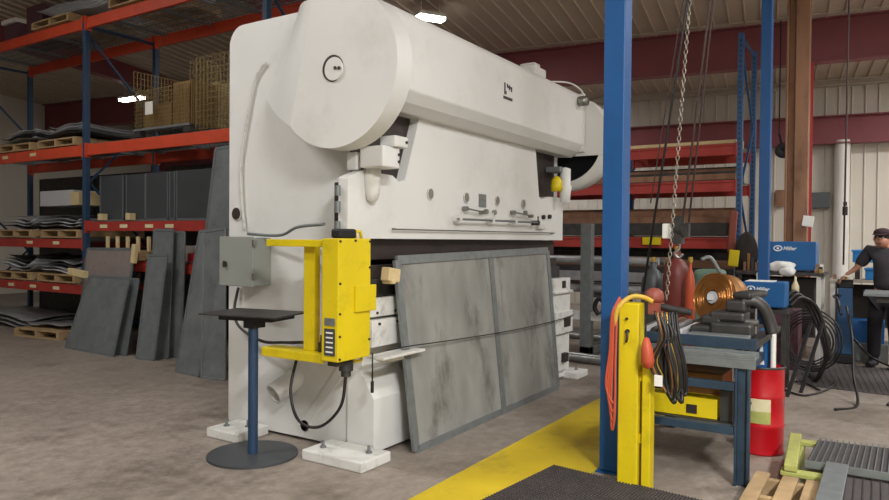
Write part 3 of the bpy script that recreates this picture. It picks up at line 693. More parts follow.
# dark sheets on right bay shelf
zb = LR[2]+.02
for k, (y0, y1, x) in enumerate(((9.68,10.28,6.25),(9.18,9.66,6.28),(8.62,9.14,6.25),(8.45,8.58,6.24),(7.55,8.40,6.22))):
    mb = MB(); mb.box(x,y0,zb,x+.05,y1,zb+.68)
    o = mb.build('steel_plate', 'darkpanel', loc=(x,(y0+y1)/2,zb), bevel=.004)
    tag(o, ['dark grey steel panel standing on the shelf, first right of the blue upright','dark grey steel panel on the shelf, second right of the blue upright','dark grey steel panel on the shelf, third right of the blue upright','very narrow dark steel panel between the wide ones on the shelf','widest dark steel panel on the shelf, nearest to the press'][k], 'steel panel')
    mb = MB(); mb.box(x-.006,y0,zb,x,y0+.02,zb+.68); mb.box(x-.006,y1-.02,zb,x,y1,zb+.68); mb.box(x-.006,y0,zb,x,y1,zb+.02); mb.build('edge_flange', 'framegrey', o)
for y in (10.05, 9.35): simple_box('price_tag', 6.10,y-.05,zb,6.2,y+.05,zb+.10, 'woodpale', 'small pale block on the shelf edge before the %s dark panel' % ('first' if y > 10 else 'second'), 'block')
simple_box('blue_bin', 6.2,6.85,LR[3]+.02,6.6,7.22,LR[3]+.2, 'tarp', 'small blue bin on the low shelf behind the leaning frames', 'bin')
for k, y in enumerate((9.9,9.65,9.4,9.15,8.9,8.65)):
    simple_box('wood_stake', 6.12,y-.02,LR[3]+.15,6.16,y+.02,LR[3]+.36, 'woodpale', 'short wooden stake upright behind the reddish mesh frame', 'wood stake', .002, 'stakes behind the reddish frame')
for k in range(7):
    simple_box('small_carton', 6.15,8.5-.2*k,LR[3]+.02,6.45,8.66-.2*k,LR[3]+.14+.05*(k%3), ['redcol','brown','paper'][k%3], 'little carton in the row on the low shelf behind the leaning frames', 'small carton', .004, 'little cartons on the low shelf')
# wire basket and its load
def wire_grid(mb, p, ux, uy, nx, ny, r=.004):
    p, ux, uy = Vector(p), Vector(ux), Vector(uy)
    for i in range(nx+1): a = p+ux*(i/nx); mb.bar(a, a+uy, r*2, r*2)
    for j in range(ny+1): a = p+uy*(j/ny); mb.bar(a, a+ux, r*2, r*2)
bk = thing('wire_basket', 'yellowed wire mesh basket on the orange shelf beside the press', 'wire basket', (6.6,8.5,LR[1]+.02))
bz = LR[1]+.12; x0, x1, y0, y1, bh = 6.10, 7.0, 7.95, 9.2, .55
mb = MB(); wire_grid(mb, (x0,y0,bz), (0,y1-y0,0), (0,0,bh), 22, 10); mb.build('front_panel', 'basketwire', bk)
mb = MB(); wire_grid(mb, (x1,y0,bz), (0,y1-y0,0), (0,0,bh+.25), 22, 12); mb.build('rear_panel', 'basketwire', bk)
for y in (y0, y1):
    mb = MB(); wire_grid(mb, (x0,y,bz), (x1-x0,0,0), (0,0,bh+.3), 16, 10); mb.build('side_panel', 'basketwire', bk)
mb = MB(); wire_grid(mb, (x0,y0,bz), (x1-x0,0,0), (0,y1-y0,0), 12, 14); mb.bar((x0,y0,bz),(x0,y1,bz),.03,.03); mb.build('floor_panel', 'galv', bk)
for (x, y) in ((x0+.05,y0+.08),(x0+.05,y1-.08),(x1-.05,y0+.08),(x1-.05,y1-.08)):
    mb = MB(); mb.box(x-.05,y-.06,LR[1]+.02,x+.05,y+.06,bz-.005); mb.build('foot', 'darksteel', bk)
mb = MB(); mb.box(x0-.012,y1-.45,bz+.20,x0-.007,y1-.28,bz+.38); mb.build('paper_tag', 'paper', bk)
for (a, lb, m_) in (((6.2,8.05,.02,6.6,8.45,.62), 'tan carton at the right inside the wire basket', 'brown'), ((6.2,8.5,.02,6.75,9.1,.35), 'low brown carton filling the left of the wire basket', 'brown'), ((6.65,8.05,.02,6.95,8.45,.68), 'pale yellow carton at the back of the wire basket', 'woodpale')):
    simple_box('carton', a[0],a[1],bz+a[2],a[3],a[4],bz+a[5], m_, lb, 'carton')
simple_box('pallet_cage_panel', 6.5,6.95,LR[1]+.02,6.9,7.65,LR[1]+.62, 'brown', 'dark tan carton right of the wire basket by the press edge', 'carton')
bk2 = thing('wire_basket', 'second wire basket right behind the press edge on the orange shelf', 'wire basket', (6.3,7.3,LR[1]+.02))
mb = MB(); wire_grid(mb, (6.12,6.75,LR[1]+.04), (0,1.1,0), (0,0,.95), 14, 12, .003); mb.build('front_panel', 'basketwire', bk2)
mb = MB(); wire_grid(mb, (6.12,7.86,LR[1]+.04), (.36,0,0), (0,0,.95), 6, 12, .003); mb.build('side_panel', 'basketwire', bk2)
# long pipes on rack, second level right & rear clutter
for k in range(6):
    mb = MB(); mb.cyl((7.08,10.5,LR[1]+.08+.0*k),(7.08,14.2,LR[1]+.09),.05,10) if False else mb.box(6.95+.05*k,9.3,LR[1]+.03,6.985+.05*k,10.3,LR[1]+.10+.03*(k%3))
    tag(mb.build('steel_bar', 'darksteel'), 'steel bar lying at the back of the orange shelf left of the basket', 'steel bar', 'bars behind the wire basket')

# ------------------------------------------------------------ right hand rack (beyond the press)
rr = thing('pallet_rack', 'pallet rack with red beams and tall blue perforated uprights beyond the blue post', 'storage rack', (11.25,1.95,0))
RX0, RX1 = 11.25, 12.45
for y, h in ((1.93,4.72), (3.95,3.2), (6.2,3.2), (8.4,3.2)): upright(rr, RX0, RX1, y, h, 'rackblue2')
for (a, b) in ((1.93,3.95),(3.95,6.2),(6.2,8.4)):
    for z in (3.08, 2.53, 1.66, .9):
        for x in (RX0, RX1): beam(rr, x, a, b, z, 'rackred', .17)
        if z < 3: deck(rr, RX0, RX1, a, b, z, 'darksteel')
# holes pattern on the two tall posts
for x in (RX0, RX1):
    mb = MB()
    for i in range(58): z = .2+i*.077; mb.box(x-.043,1.93-.012,z,x-.0405,1.93+.012,z+.035)
    mb.build('slot_row', 'darkgap', rr)
# stock on right rack: long bars, planks
def stock(y0, y1, z, items, where_, grp):
    for k, (x, w, h, m) in enumerate(items):
      for (a_, b_) in ((2.0, 3.84), (4.06, 6.08)):
        if a_ > y1: continue
        mb = MB(); mb.box(x-w/2,a_+.02*(k%3),z,x+w/2,b_-.03*(k%2),z+h)
        tag(mb.build('stock_bar', m, bevel=.004), 'long stock bar stored %s' % where_, 'stock bar', grp)
stock(2.1,3.9, 3.10, [(11.45,.25,.05,'woodpale'), (11.75,.3,.08,'paper'), (12.1,.3,.14,'woodpale')], 'on top of the right red rack', 'planks on the right rack top')
stock(2.1,5.8, 2.55, [(11.36,.10,.09,'rust'),(11.48,.10,.10,'rust'),(11.62,.12,.15,'darksteel'),(11.82,.16,.21,'rust'),(12.1,.2,.26,'darksteel')], 'under the upper red beam of the right rack', 'bars on the right rack upper shelf')
stock(2.3,6.8, 1.69, [(11.37,.10,.20,'darksteel'),(11.50,.12,.30,'rust'),(11.66,.14,.40,'rust'),(11.85,.16,.34,'darksteel'),(12.1,.2,.46,'rust')], 'on the middle shelf of the right rack', 'bars on the right rack middle shelf')
stock(2.3,6.8, .92, [(11.37,.10,.16,'sheet'),(11.5,.12,.26,'darksteel'),(11.66,.14,.38,'rust'),(11.85,.16,.50,'darksteel'),(12.1,.2,.62,'darksteel')], 'on the lowest shelf of the right rack', 'bars on the right rack low shelf')
for k in range(5):
    mb = MB(); mb.cyl((9.4+.14*k,2.6+.2*(k%2),1.325),(9.4+.14*k,6.9,1.325),.05,12); tag(mb.build('steel_pipe', ['sheet','darksteel','steel','sheet','rust'][k]), 'long pipe lying on the cantilever stand between press and blue post', 'pipe', 'pipes on the upper arms')
for k in range(5):
    mb = MB(); mb.cyl((9.4+.14*k,2.3+.2*(k%2),.93),(9.4+.14*k,6.9,.93),.055,12); tag(mb.build('steel_pipe', ['sheet','steel','darksteel','sheet','steel'][k]), 'long pipe lying on the lower arms of the cantilever stand', 'pipe', 'pipes on the lower arms')
cs = thing('cantilever_stand', 'grey upright stand with arms holding long pipes, right of the press', 'stock stand', (9.2,3.53,0))
for y in (3.53, 6.3):
    mb = MB(); mb.box(9.15,y-.075,0,9.28,y+.075,1.83); mb.build('post', 'galv', cs, bevel=.004)
    mb = MB(); mb.box(9.15,y-.075,.02,10.3,y+.075,.14); mb.build('foot', 'galv', cs, bevel=.004)
    for z in (1.2,.80): mb = MB(); mb.box(9.28,y-.05,z,10.15,y+.05,z+.072); mb.build('arm', 'darksteel', cs)
mb = MB(); mb.box(9.17,2.4,.50,9.27,3.455,.62); mb.box(9.17,3.605,.50,9.27,6.2,.62); mb.build('rail', 'white', cs, bevel=.004)
for k in range(4):
    mb = MB(); mb.cyl((8.6+.18*k,2.9,.05),(8.9+.18*k,5.2,.05),.05,12) if k < 2 else mb.cyl((10.5+.12*k,2.7,.05),(10.5+.12*k,6.0,.05),.05,12)
    tag(mb.build('floor_pipe', 'steel'), 'steel pipe lying on the floor beside the cantilever stand', 'pipe', 'pipes on the floor')
mb = MB(); mb.tube(spline([(9.05,3.25,.62),(9.03,3.22,.75),(9.05,3.3,.82),(9.04,3.35,.70),(9.05,3.3,.60)],6), .03, 8)
tag(mb.build('black_hook', 'cable'), 'black twisted strap hanging beside the grey upright stand', 'strap')
simple_box('yellow_tag_block', 11.14,3.07,1.54,11.22,3.35,1.66, 'yellow', 'small yellow block hooked on the red beam right of the blue post', 'block')

# ------------------------------------------------------------ posts near the camera
def steel_post(x, y, w, h, label):
    t = thing('steel_post', label, 'post', (x, y, 0))
    mb = MB(); mb.box(x-w/2,y-w/2,.012,x+w/2,y+w/2,h); mb.build('column', 'blue', t, bevel=.008)
    mb = MB(); mb.box(x-w*.62,y-w*.62,0,x+w*.62,y+w*.62,.012); mb.build('base_plate', 'blue', t)
    return t
def cz(x, y): return ceil_z(x*math.cos(A)+y*math.sin(A))-.035
steel_post(4.722, 1.605, .148, cz(4.69,1.645)-.03, 'thick bright blue square steel post in the foreground, floor to ceiling')
steel_post(8.75, 1.225, .115, cz(8.75,1.22)-.03, 'thinner blue square post farther back behind the workbench')
# yellow bollard post (two flanges)
yp = thing('bollard', 'yellow steel bollard post draped with cords beside the blue post', 'bollard', (4.5,1.36,0))
mb = MB(); mb.box(4.42,1.345,0,4.55,1.475,1.20); bo = mb.build('post', 'yellow', yp, bevel=.008)
mb = MB(); mb.box(4.44,1.27,0,4.54,1.325,.83); mb.build('side_post', 'yellow', yp, bevel=.006)
mb = MB(); mb.box(4.46,1.325,.3,4.52,1.345,.36); mb.box(4.46,1.325,.7,4.52,1.345,.76); mb.build('spacer', 'yellow', yp)
for (y,z,r) in ((1.42,1.10,.009), (1.415,1.02,.014)):
    mb = MB(); mb.cyl((4.405,y,z),(4.42,y,z),r,10); mb.build('screw', 'darkgap', bo)
mb = MB(); mb.tube(spline([(4.41,1.415,1.02),(4.40,1.412,.98),(4.405,1.42,.95)],5), .008, 6); mb.build('hook', 'darkgap', bo)
# orange hose coil hanging between blue post and bollard
mb = MB()
for k in range(4):
    o_ = .012*k
    mb.tube(spline([(4.43,1.455+o_*.5,1.20+o_),(4.39,1.492+o_*.5,1.12),(4.385,1.50+.006*k,.90),(4.38,1.505+.012*k,.55+.04*k),(4.375,1.495,.38+.06*k),(4.375,1.478,.50+.03*k),(4.385,1.482,.8),(4.40,1.482,1.08)], 7), .0075, 8)
tag(mb.build('hose', 'hoseorange'), 'orange hose looped down between the blue post and yellow bollard', 'hose')
mb = MB(); mb.tube(spline([(4.40,1.50,1.05),(4.40,1.47,1.17),(4.46,1.41,1.238),(4.50,1.34,1.236),(4.50,1.28,1.21)],7), .016, 8)
tag(mb.build('hose', 'hoseyellow'), 'pale yellow hose bent over the top of the bollard', 'hose')
pc = thing('hoist_controller', 'faded red plug box sitting on top of the yellow bollard', 'controller', (4.56,1.33,1.2))
mb = MB(); mb.lathe((4.60,1.30,1.20), [(.001,0),(.055,0),(.065,.03),(.055,.07),(.03,.09),(.001,.095)], 20); mb.box(4.50,1.24,1.13,4.62,1.31,1.20); mb.build('body', 'pendant', pc)
mb = MB(); mb.cyl((4.56,1.27,1.18),(4.56,1.05,1.15),.022,10); mb.build('plug_stem', 'darksteel', pc)
# tangle of cords on the bollard's right
cols = ['cable','copperdull','cable','brass','cable','cable','cable','cable']
for k, m_ in enumerate(cols):
    rr_ = random.Random(k); y = 1.245-.012*k; x = 4.42+.012*k
    pts = [(x,y,1.16-.01*k),(x-.03,y-.03-.02*rr_.random(),1.0),(x-.03,y+.02,.86-.03*rr_.random()),(x,y-.05-.02*(k%3),.70-.05*(k%3)),(x+.03,y-.09,.66),(x,y-.10+.02*rr_.random(),.82),(x-.01,y-.05,1.0),(x+.03,y-.02,1.15)]
    mb = MB(); mb.tube(spline(pts,7), .007+.003*(k%3), 7)
    tag(mb.build('looped_cord', m_), '%s cord looped in the tangle on the bollard side' % {'cable':'black','brass':'brassy','hoseorange':'orange','hoseyellow':'yellow','copperdull':'brown'}[m_], 'cord', 'black cords in the bollard tangle' if m_ == 'cable' else None)
pd = thing('pendant_switch', 'orange pear-shaped hand switch hanging in the cord tangle', 'switch', (4.37,1.27,.85))
mb = MB(); mb.lathe((4.37,1.265,.80), [(.001,0),(.03,.01),(.042,.05),(.035,.13),(.018,.19),(.001,.2)], 16, (.05,.1,1)); mb.build('body', 'hoseorange', pd)
mb = MB(); mb.cyl((4.375,1.285,1.0),(4.38,1.29,1.12),.006,6); mb.build('cord', 'cable', pd)
simple_box('paper_tag', 4.36,1.175,.70,4.365,1.225,.77, 'paper', 'small white tag hanging low in the cord tangle', 'tag', .001)
mb = MB(); mb.tube(spline([(4.42,1.16,.98),(4.39,1.14,.90),(4.40,1.10,.72),(4.42,1.13,.62),(4.43,1.17,.72),(4.42,1.17,.9),(4.42,1.16,.98)],6), .009, 6)
tag(mb.build('strap_loop', 'cable'), 'black strap loop at the lower right of the cord tangle', 'strap')

# chain and ropes from the ceiling
def hang(name, a, b, r, m, label):
    mb = MB(); mb.tube([a, b], r, 8); return tag(mb.build(name, m), label, name.split('_')[-1])
def ext(a, b, z=5.6):
    a, b = Vector(a), Vector(b); t = (cz(a.x,a.y)-.08-a.z)/(a.z-b.z); return a+(a-b)*t
def chain(a, b, label, pitch=.030, w=.010, r=.0028):
    mb = MB(); a, b = Vector(a), Vector(b); d = (b-a); L = d.length; d.normalize(); n = int(L/pitch)
    s1 = d.cross(Vector((0,1,0))).normalized(); s2 = d.cross(s1).normalized()
    for i in range(n):
        c = a+d*(pitch*(i+.5)); s_ = s1 if i % 2 else s2
        h = pitch*.62; pts = []
        for k in range(8):
            an = 2*PI*k/8; pts.append(c+d*(h*math.sin(an))+s_*(w*math.cos(an)))
        mb.tube(pts, r, 4, closed=True)
    return tag(mb.build('chain', 'chain'), label, 'chain')
a, b = (5.69,1.36,3.496), (5.575,1.48,1.12); chain(ext(a,b), b, 'pale steel lifting chain hanging from the ceiling over the workbench', .038, .013, .004)
a, b = (5.683,1.374,3.496), (5.46,1.63,1.20); e1 = ext(a,b); hang('hanging_cable', e1, b, .010, 'cable', 'thick black cable hanging left of the lifting chain')
a, b = (5.69,1.40,3.40), (5.53,1.60,1.9); hang('hanging_rope', ext((5.70,1.43,3.4),b), b, .005, 'rope', 'thinnest dark rope hanging just left of the lifting chain')
hang('hanging_rope', ext((5.78,1.22,3.496),(5.70,1.37,1.9)), (5.68,1.39,1.75), .009, 'rope', 'dark rope hanging right of the lifting chain, nearer one')
hang('hanging_rope', ext((5.80,1.20,3.496),(5.73,1.33,1.9)), (5.72,1.35,1.75), .008, 'rope', 'dark rope hanging right of the lifting chain, farther one')
hb_ = thing('hoist_block', 'dark chain hoist block hanging above the gas cylinders', 'hoist', (5.72,1.40,1.6))
mb = MB(); mb.cyl((5.68,1.37,1.69),(5.72,1.49,1.69),.055,16); mb.box(5.65,1.39,1.58,5.75,1.46,1.80); mb.box(5.67,1.34,1.63,5.73,1.39,1.74); mb.build('body', 'darksteel', hb_)
mb = MB(); mb.tube(spline([(5.70,1.42,1.60),(5.70,1.42,1.54),(5.69,1.45,1.50),(5.70,1.42,1.47),(5.71,1.39,1.50)],5), .012, 8); mb.build('hook', 'steel', hb_)
mb = MB(); mb.box(5.64,1.47,1.62,5.70,1.54,1.74); mb.build('motor_cover', 'paper', hb_, bevel=.01)
hang('power_cable', (10.3,.49,cz(10.3,.49)), (10.2,.50,1.32), .011, 'rope', 'thin dark power drop cable hanging in front of the white pipe')
mb = MB(); mb.cyl((10.25,.495,1.95),(10.25,.495,2.06),.03,12); mb.cyl((10.25,.495,2.07),(10.25,.495,2.12),.022,12); tag(mb.build('cable_connector', 'black'), 'black connector halfway down the thin power drop cable', 'connector')

# ------------------------------------------------------------ floor items
mb = MB(); mb.box(1.6,1.70,0,7.0,2.455,.012); tag(mb.build('floor_marking', 'yellowfloor'), 'wide worn yellow painted strip on the floor beside the press', 'floor marking')
def grating(name, quad, h, z0, m_top, label, cat='grating', ribs=40, rows=0):
    """quad = 4 corners xy (ccw): frame with real ribs"""
    q = [Vector((p[0],p[1],0)) for p in quad]
    t = thing(name, label, cat, tuple((q[0]+q[2])/2+Vector((0,0,z0))))
    mb = MB(); slab(mb, [p+Vector((0,0,z0)) for p in q]+[p+Vector((0,0,z0+h*.6)) for p in q]); mb.build('bed', 'mattdark', t)
    mb = MB()
    for i in range(ribs):
        a = (i+.5)/ribs; p, r = q[0].lerp(q[3],a), q[1].lerp(q[2],a)
        mb.bar(p+Vector((0,0,z0+h*.8)), r+Vector((0,0,z0+h*.8)), .007, h*.4)
    mb.build('ribs', m_top, t)
    if rows:
        mb = MB()
        for i in range(rows):
            a = (i+.5)/rows; p, r = q[0].lerp(q[1],a), q[3].lerp(q[2],a)
            mb.bar(p+Vector((0,0,z0+h*.85)), r+Vector((0,0,z0+h*.85)), .006, h*.28)
        mb.build('cross_ribs', m_top, t)
    return t
grating('rubber_mat', [(3.2,2.10),(4.50,1.95),(4.38,.85),(3.0,.9)], .03, .0125, 'mattdark', 'dark ribbed mat with a square grid in the bottom foreground', 'mat', 56, 46)
grating('floor_mat', [(8.75,.85),(10.55,1.15),(10.55,-1.2),(8.6,-1.2)], .012, 0, 'mattdark', 'dark flat mat on the floor under the worker', 'mat', 34, 0)
# pallets and gratings bottom right
gp = thing('skid', 'green and yellow painted wooden skid under the gratings at bottom right', 'skid', (5.3,.45,0))
for (p, q_, w, h) in (((4.93,.57,.135),(4.93,-.6,.135),.09,.03), ((5.72,.57,.135),(5.72,-.6,.135),.09,.03), ((4.885,.33,.06),(5.77,.33,.06),.06,.12), ((4.885,.53,.06),(5.77,.53,.06),.05,.12), ((4.885,-.5,.06),(5.77,-.5,.06),.06,.12)):
    mb = MB(); mb.bar(p, q_, w, h); mb.build('board', 'woodgreen', gp, bevel=.006)
mb = MB(); mb.bar((4.88,.51,.175),(5.72,.565,.175),.078,.045); tag(mb.build('green_plank', 'woodgreen', bevel=.008), 'yellow green plank lying lengthwise on the painted skid, left of the grating', 'plank')
g1 = grating('steel_grating', [(5.04,.44),(5.68,.42),(5.86,-1.0),(5.06,-1.0)], .045, .152, 'framegrey', 'upper dark steel grating laid on the painted skid at right', 'grating', 40)
mb = MB(); mb.bar((5.03,.44,.178),(5.05,-1.0,.178),.016,.045); mb.build('edge_bar', 'galv', g1)
wp = thing('pallet', 'tan wooden pallet lying at the bottom right corner of the view', 'pallet', (4.5,.4,0))
for y, w_ in ((.665,.085),(.505,.09),(.375,.085),(.21,.09),(.05,.09)):
    mb = MB(); mb.bar((4.0,y,.119),(4.865,y,.119),w_,.022); mb.build('board', 'wood', wp, bevel=.003)
for x in (4.1, 4.46, 4.81): mb = MB(); mb.box(x-.025,0.0,.0,x+.025,.705,.108); mb.build('stringer', 'wood', wp, bevel=.003)
mb = MB(); mb.obox((4.62,.262,.203), (.88,.125,.010)); o = mb.build('perforated_strip', 'galv', bevel=.003); tag(o, 'flat grey steel strip lying over the wooden pallet edge at bottom right', 'steel strip')
for k in range(3):
    g = grating('steel_grating', [(4.28+.03*k,.30-.02*k),(4.87-.01*k,.31-.02*k),(4.87,-.8),(4.3,-.8)], .022, .131+.0222*k, 'darksteel', 'dark grating in the lower stack beneath the flat grey strip' , 'grating', 24)
    g['group'] = 'gratings in the lower stack'

# ------------------------------------------------------------ workbench
wb = thing('workbench', 'heavy blue-grey steel workbench with channel top behind the bollard', 'workbench', (5.5,1.25,0))
mb = MB(); mb.box(4.86,.72,.83,5.02,1.62,.845); mb.box(4.86,.72,.775,4.875,1.62,.83); mb.box(4.86,.72,.845,4.872,1.62,.872); mb.box(5.0,.72,.845,5.012,1.62,.872); mb.build('channel', 'galv', wb, bevel=.003)
for (x, y) in ((4.90,.80),(4.90,1.54),(6.15,.86),(6.15,1.58)):
    mb = MB(); mb.box(x-.03,y-.045,0,x+.03,y-.03,.775 if x < 5 else .88); mb.box(x-.03,y+.03,0,x+.03,y+.045,.775 if x < 5 else .88); mb.box(x-.006,y-.03,0,x+.006,y+.03,.775 if x < 5 else .88)
    mb.build('leg', 'benchblue', wb, bevel=.002)
for z in (.33, .62):
    mb = MB(); mb.box(4.875,.85,z,4.92,1.50,z+.055); mb.build('stretcher', 'benchblue', wb, bevel=.003)
    mb = MB(); mb.box(6.12,.91,z,6.16,1.53,z+.055); mb.build('stretcher', 'darksteel', wb, bevel=.003)
mb = MB(); mb.box(4.93,.86,.385,6.12,1.5,.395); mb.build('shelf', 'darksteel', wb)
mb = MB(); mb.box(5.05,.74,.88,6.25,1.60,.925); mb.build('tabletop', 'darksteel', wb, bevel=.004)
mb = MB(); mb.box(5.03,.74,.875,5.05,1.62,.95); mb.build('front_channel', 'benchblue', wb, bevel=.003)
for (x) in (5.06,): mb = MB(); mb.box(4.93,1.50,.70,6.15,1.56,.76); mb.box(4.93,.80,.70,6.15,.86,.76); mb.build('side_rail', 'benchblue', wb)
# under shelf: yellow block, pipes
yl = thing('forklift_block', 'yellow steel block with a square hole on the lower shelf of the workbench', 'block', (4.95,1.18,.395))
mb = MB(); mb.box(4.96,.97,.397,5.12,1.43,.53); mb.build('body', 'yellow', yl, bevel=.004)
mb = MB(); mb.box(4.955,1.10,.42,4.96,1.17,.48); mb.build('hole', 'darkgap', yl)
simple_box('yellow_case', 5.2,.98,.396,5.55,1.42,.66, 'copperdull', 'dull yellow steel case at the back of the workbench lower shelf', 'case')
for k in range(3):
    mb = MB(); mb.cyl((4.98+.06*k,.92,.575+.0*k) if False else (5.16,.93+.0*k,.42) , (5.17,.93,.42), .01, 6) if False else mb.box(4.95+.09*k,.87,.397,4.985+.09*k,.95,.60-.02*k)
    tag(mb.build('steel_offcut', 'darksteel'), 'short steel offcut standing at the right end of the lower shelf', 'offcut', 'offcuts on the lower shelf')
# top clutter
ZT = .926
for k in range(7):
    y = 1.58-.045*k; L_ = .85-.06*(k%3)
    mb = MB(); m_ = ['steel','sheetlight','darksteel','rust','steel','sheet','darksteel'][k]
    a = Vector((5.12+.03*(k%2), y-.04, ZT+.025)); b_ = Vector((5.12+L_, y+.0, ZT+.025))
    mb.bar(a, b_, .03, .03+.012*(k%2)) if k % 2 else mb.cyl(a, b_, .02, 10)
    tag(mb.build('metal_bar', m_, loc=tuple(a)), 'metal bar or rod lying lengthwise at the left end of the bench top', 'metal bar', 'bars on the bench top')
simple_box('flat_bar', 5.07,1.235,ZT,5.6,1.265,ZT+.05, 'sheetlight', 'pale flat bar on edge lengthwise in the middle of the bench top', 'metal bar')
simple_box('flat_plate', 5.07,.80,ZT,5.20,1.20,ZT+.03, 'galv', 'grey plate along the front of the bench top before the vise', 'metal plate')
bent_sheet((5.32,1.33,ZT), .4, .12, .004, 1, 'sheetlight', 0, 0, 'pale flat sheet offcut on the bench top before the vise')
bent_sheet((5.72,1.30,ZT), .4, .16, .004, 2, 'paper', .2, 0, 'white flat sheet offcut on the bench top behind the first one')
vs = thing('bench_vise', 'big dark grey bench vise with stepped blocks on the workbench', 'vise', (5.4,.95,ZT))
mb = MB()
for (x0,x1,y0,y1,z0,z1) in ((5.22,5.52,.80,1.08,0,.10),(5.24,5.40,1.0,1.22,0,.07),(5.30,5.55,.86,1.10,.10,.17),(5.30,5.45,1.02,1.16,.07,.14),(5.34,5.55,.86,1.00,.17,.255)):
    mb.box(x0,y0,ZT+z0,x1,y1,ZT+z1)
mb.build('body', 'darksteel', vs, bevel=.02)
mb = MB(); pts = spline([(5.40,.90,ZT+.24),(5.42,.82,ZT+.25),(5.44,.76,ZT+.20),(5.46,.72,ZT+.10),(5.46,.70,ZT+.02)],6)
mb.tube(pts, .045, 12); mb.build('arm', 'darksteel', vs)
mb = MB(); mb.cyl((5.38,.78,ZT+.10),(5.38,.93,ZT+.10),.025,12); mb.cyl((5.38,.80,ZT+.02),(5.38,.80,ZT+.20),.010,8); mb.build('handle', 'steel', vs)
mb = MB(); mb.obox((5.52,.86,ZT+.29), (.34,.14,.05), Matrix.Rotation(-.2,3,'Z')); mb.build('jaw', 'darksteel', vs, bevel=.02)
# copper spool on the bench
sp = thing('wire_spool', 'round copper wire spool with glinting coils behind the vise', 'wire spool', (5.95,1.22,ZT))
ax = Vector((-.78,.48,.15)).normalized(); c0 = Vector((5.93,1.20,ZT+.222))
mb = MB(); mb.lathe(c0, [(.001,0),(.07,0),(.07,.03),(.20,.03),(.20,.0)], 40, -ax); mb.build('winding', 'copper', sp)
mb = MB()
for r_ in [.07+.014*i for i in range(10)]:
    ring = mb.ring(c0+ax*(.004+.01*random.random()), ax, r_, 28); mb.tube(ring, .007, 5, closed=True)
mb.build('coil_face', 'copper', sp)
mb = MB(); mb.lathe(c0, [(.001,.03),(.205,.03),(.205,.15),(.19,.19),(.001,.19)], 40, -ax); mb.build('flange', 'copperdull', sp)
mb = MB(); mb.obox(c0+ax*.015, (.03,.07,.05), Matrix.Rotation(.3,3,'Y')); mb.cyl(c0,c0+ax*.02,.05,16); mb.build('hub', 'sheetlight', sp)
# drum
dm = thing('steel_drum', 'bright red steel drum with a yellow label standing beside the workbench', 'drum', (5.72,.80-.22,0))
DX, DY, DR = 5.83, .82, .162
dm.location = (DX, DY, 0)
mb = MB(); mb.lathe((DX,DY,0), [(.001,.01),(DR-.01,.01),(DR+.004,0),(DR+.004,.015),(DR,.03),(DR,.20),(DR+.008,.215),(DR,.23),(DR,.42),(DR+.008,.435),(DR,.45),(DR,.64),(DR+.006,.655),(DR-.004,.655),(DR-.008,.62),(.001,.62)], 48); mb.build('body', 'red', dm)
mb = MB(); mb.lathe((DX,DY,0), [(DR+.004,.646),(DR+.010,.655),(DR+.004,.665),(DR-.006,.655)], 48); mb.build('rim', 'darksteel', dm)
def curved_label(z0, z1, a0, a1, m_):
    mb = MB(); r_ = DR+.0025; n = 10
    P1 = [(DX+r_*math.cos(math.radians(a0+(a1-a0)*i/n)), DY+r_*math.sin(math.radians(a0+(a1-a0)*i/n)), z) for z in (z0, z1) for i in range(n+1)]
    mb.add(P1, [(i, i+1, n+1+i+1, n+1+i) for i in range(n)], True); return mb.build('label_patch', m_, dm)
curved_label(.24,.33,155,212,'woodgreen'); curved_label(.33,.43,155,212,'concretelabel')
# blue jack can behind drum
jk = thing('bottle_jack', 'small blue jack with a white cylinder standing on the red drum', 'jack', (5.84,.82,.6201))
mb = MB(); mb.prism([(.745,.621),(.86,.621),(.84,.93),(.765,.93)], 'x', 5.83, 5.92); mb.build('body', 'weld', jk, bevel=.008)
mb = MB(); mb.cyl((5.79,.735,.621),(5.79,.735,.93),.020,14); mb.cyl((5.79,.735,.93),(5.79,.735,.96),.030,14); mb.build('cylinder', 'paper', jk)
mb = MB(); mb.prism([(.80,.66),(.85,.66),(.82,.86)], 'x', 5.824, 5.829); mb.build('white_flash', 'paper', jk)

# gas cylinders behind the bench
def gas(x, y, r, h, m, label):
    t = thing('gas_cylinder', label, 'gas cylinder', (x,y,0))
    mb = MB(); mb.lathe((x,y,0), [(.001,0),(r,0),(r,h-.25),(r*.93,h-.18),(r*.6,h-.10),(r*.3,h-.07),(r*.3,h)], 28); mb.build('body', m, t)
    mb = MB(); mb.cyl((x,y,h),(x,y,h+.05),.022,10); mb.cyl((x-.04,y,h+.03),(x+.04,y,h+.03),.015,10); mb.build('valve', 'brass', t)
gas(7.15,1.80,.13,1.50,'gasred','dark red gas cylinder standing behind the workbench bars')
gas(6.95,1.62,.045,1.40,'gasorange','slim orange red gas cylinder just right of the dark red one')
gas(7.45,2.12,.12,1.38,'darkpanel','dark grey gas cylinder left behind the dark red one')
mb = MB(); mb.tube(spline([(7.2,1.58,1.42),(7.25,1.50,1.44),(7.3,1.42,1.30),(7.4,1.35,1.18)],6), .02, 8); mb.box(7.38,1.31,0,7.44,1.37,1.19); tag(mb.build('torch_stand', 'galv'), 'pale bent pipe stand left of the copper spool', 'pipe stand')
mb = MB(); mb.box(7.75,1.50,0,8.1,1.78,1.30); tag(mb.build('case', 'green', bevel=.04), 'grey green case behind the pale bent pipe', 'case')

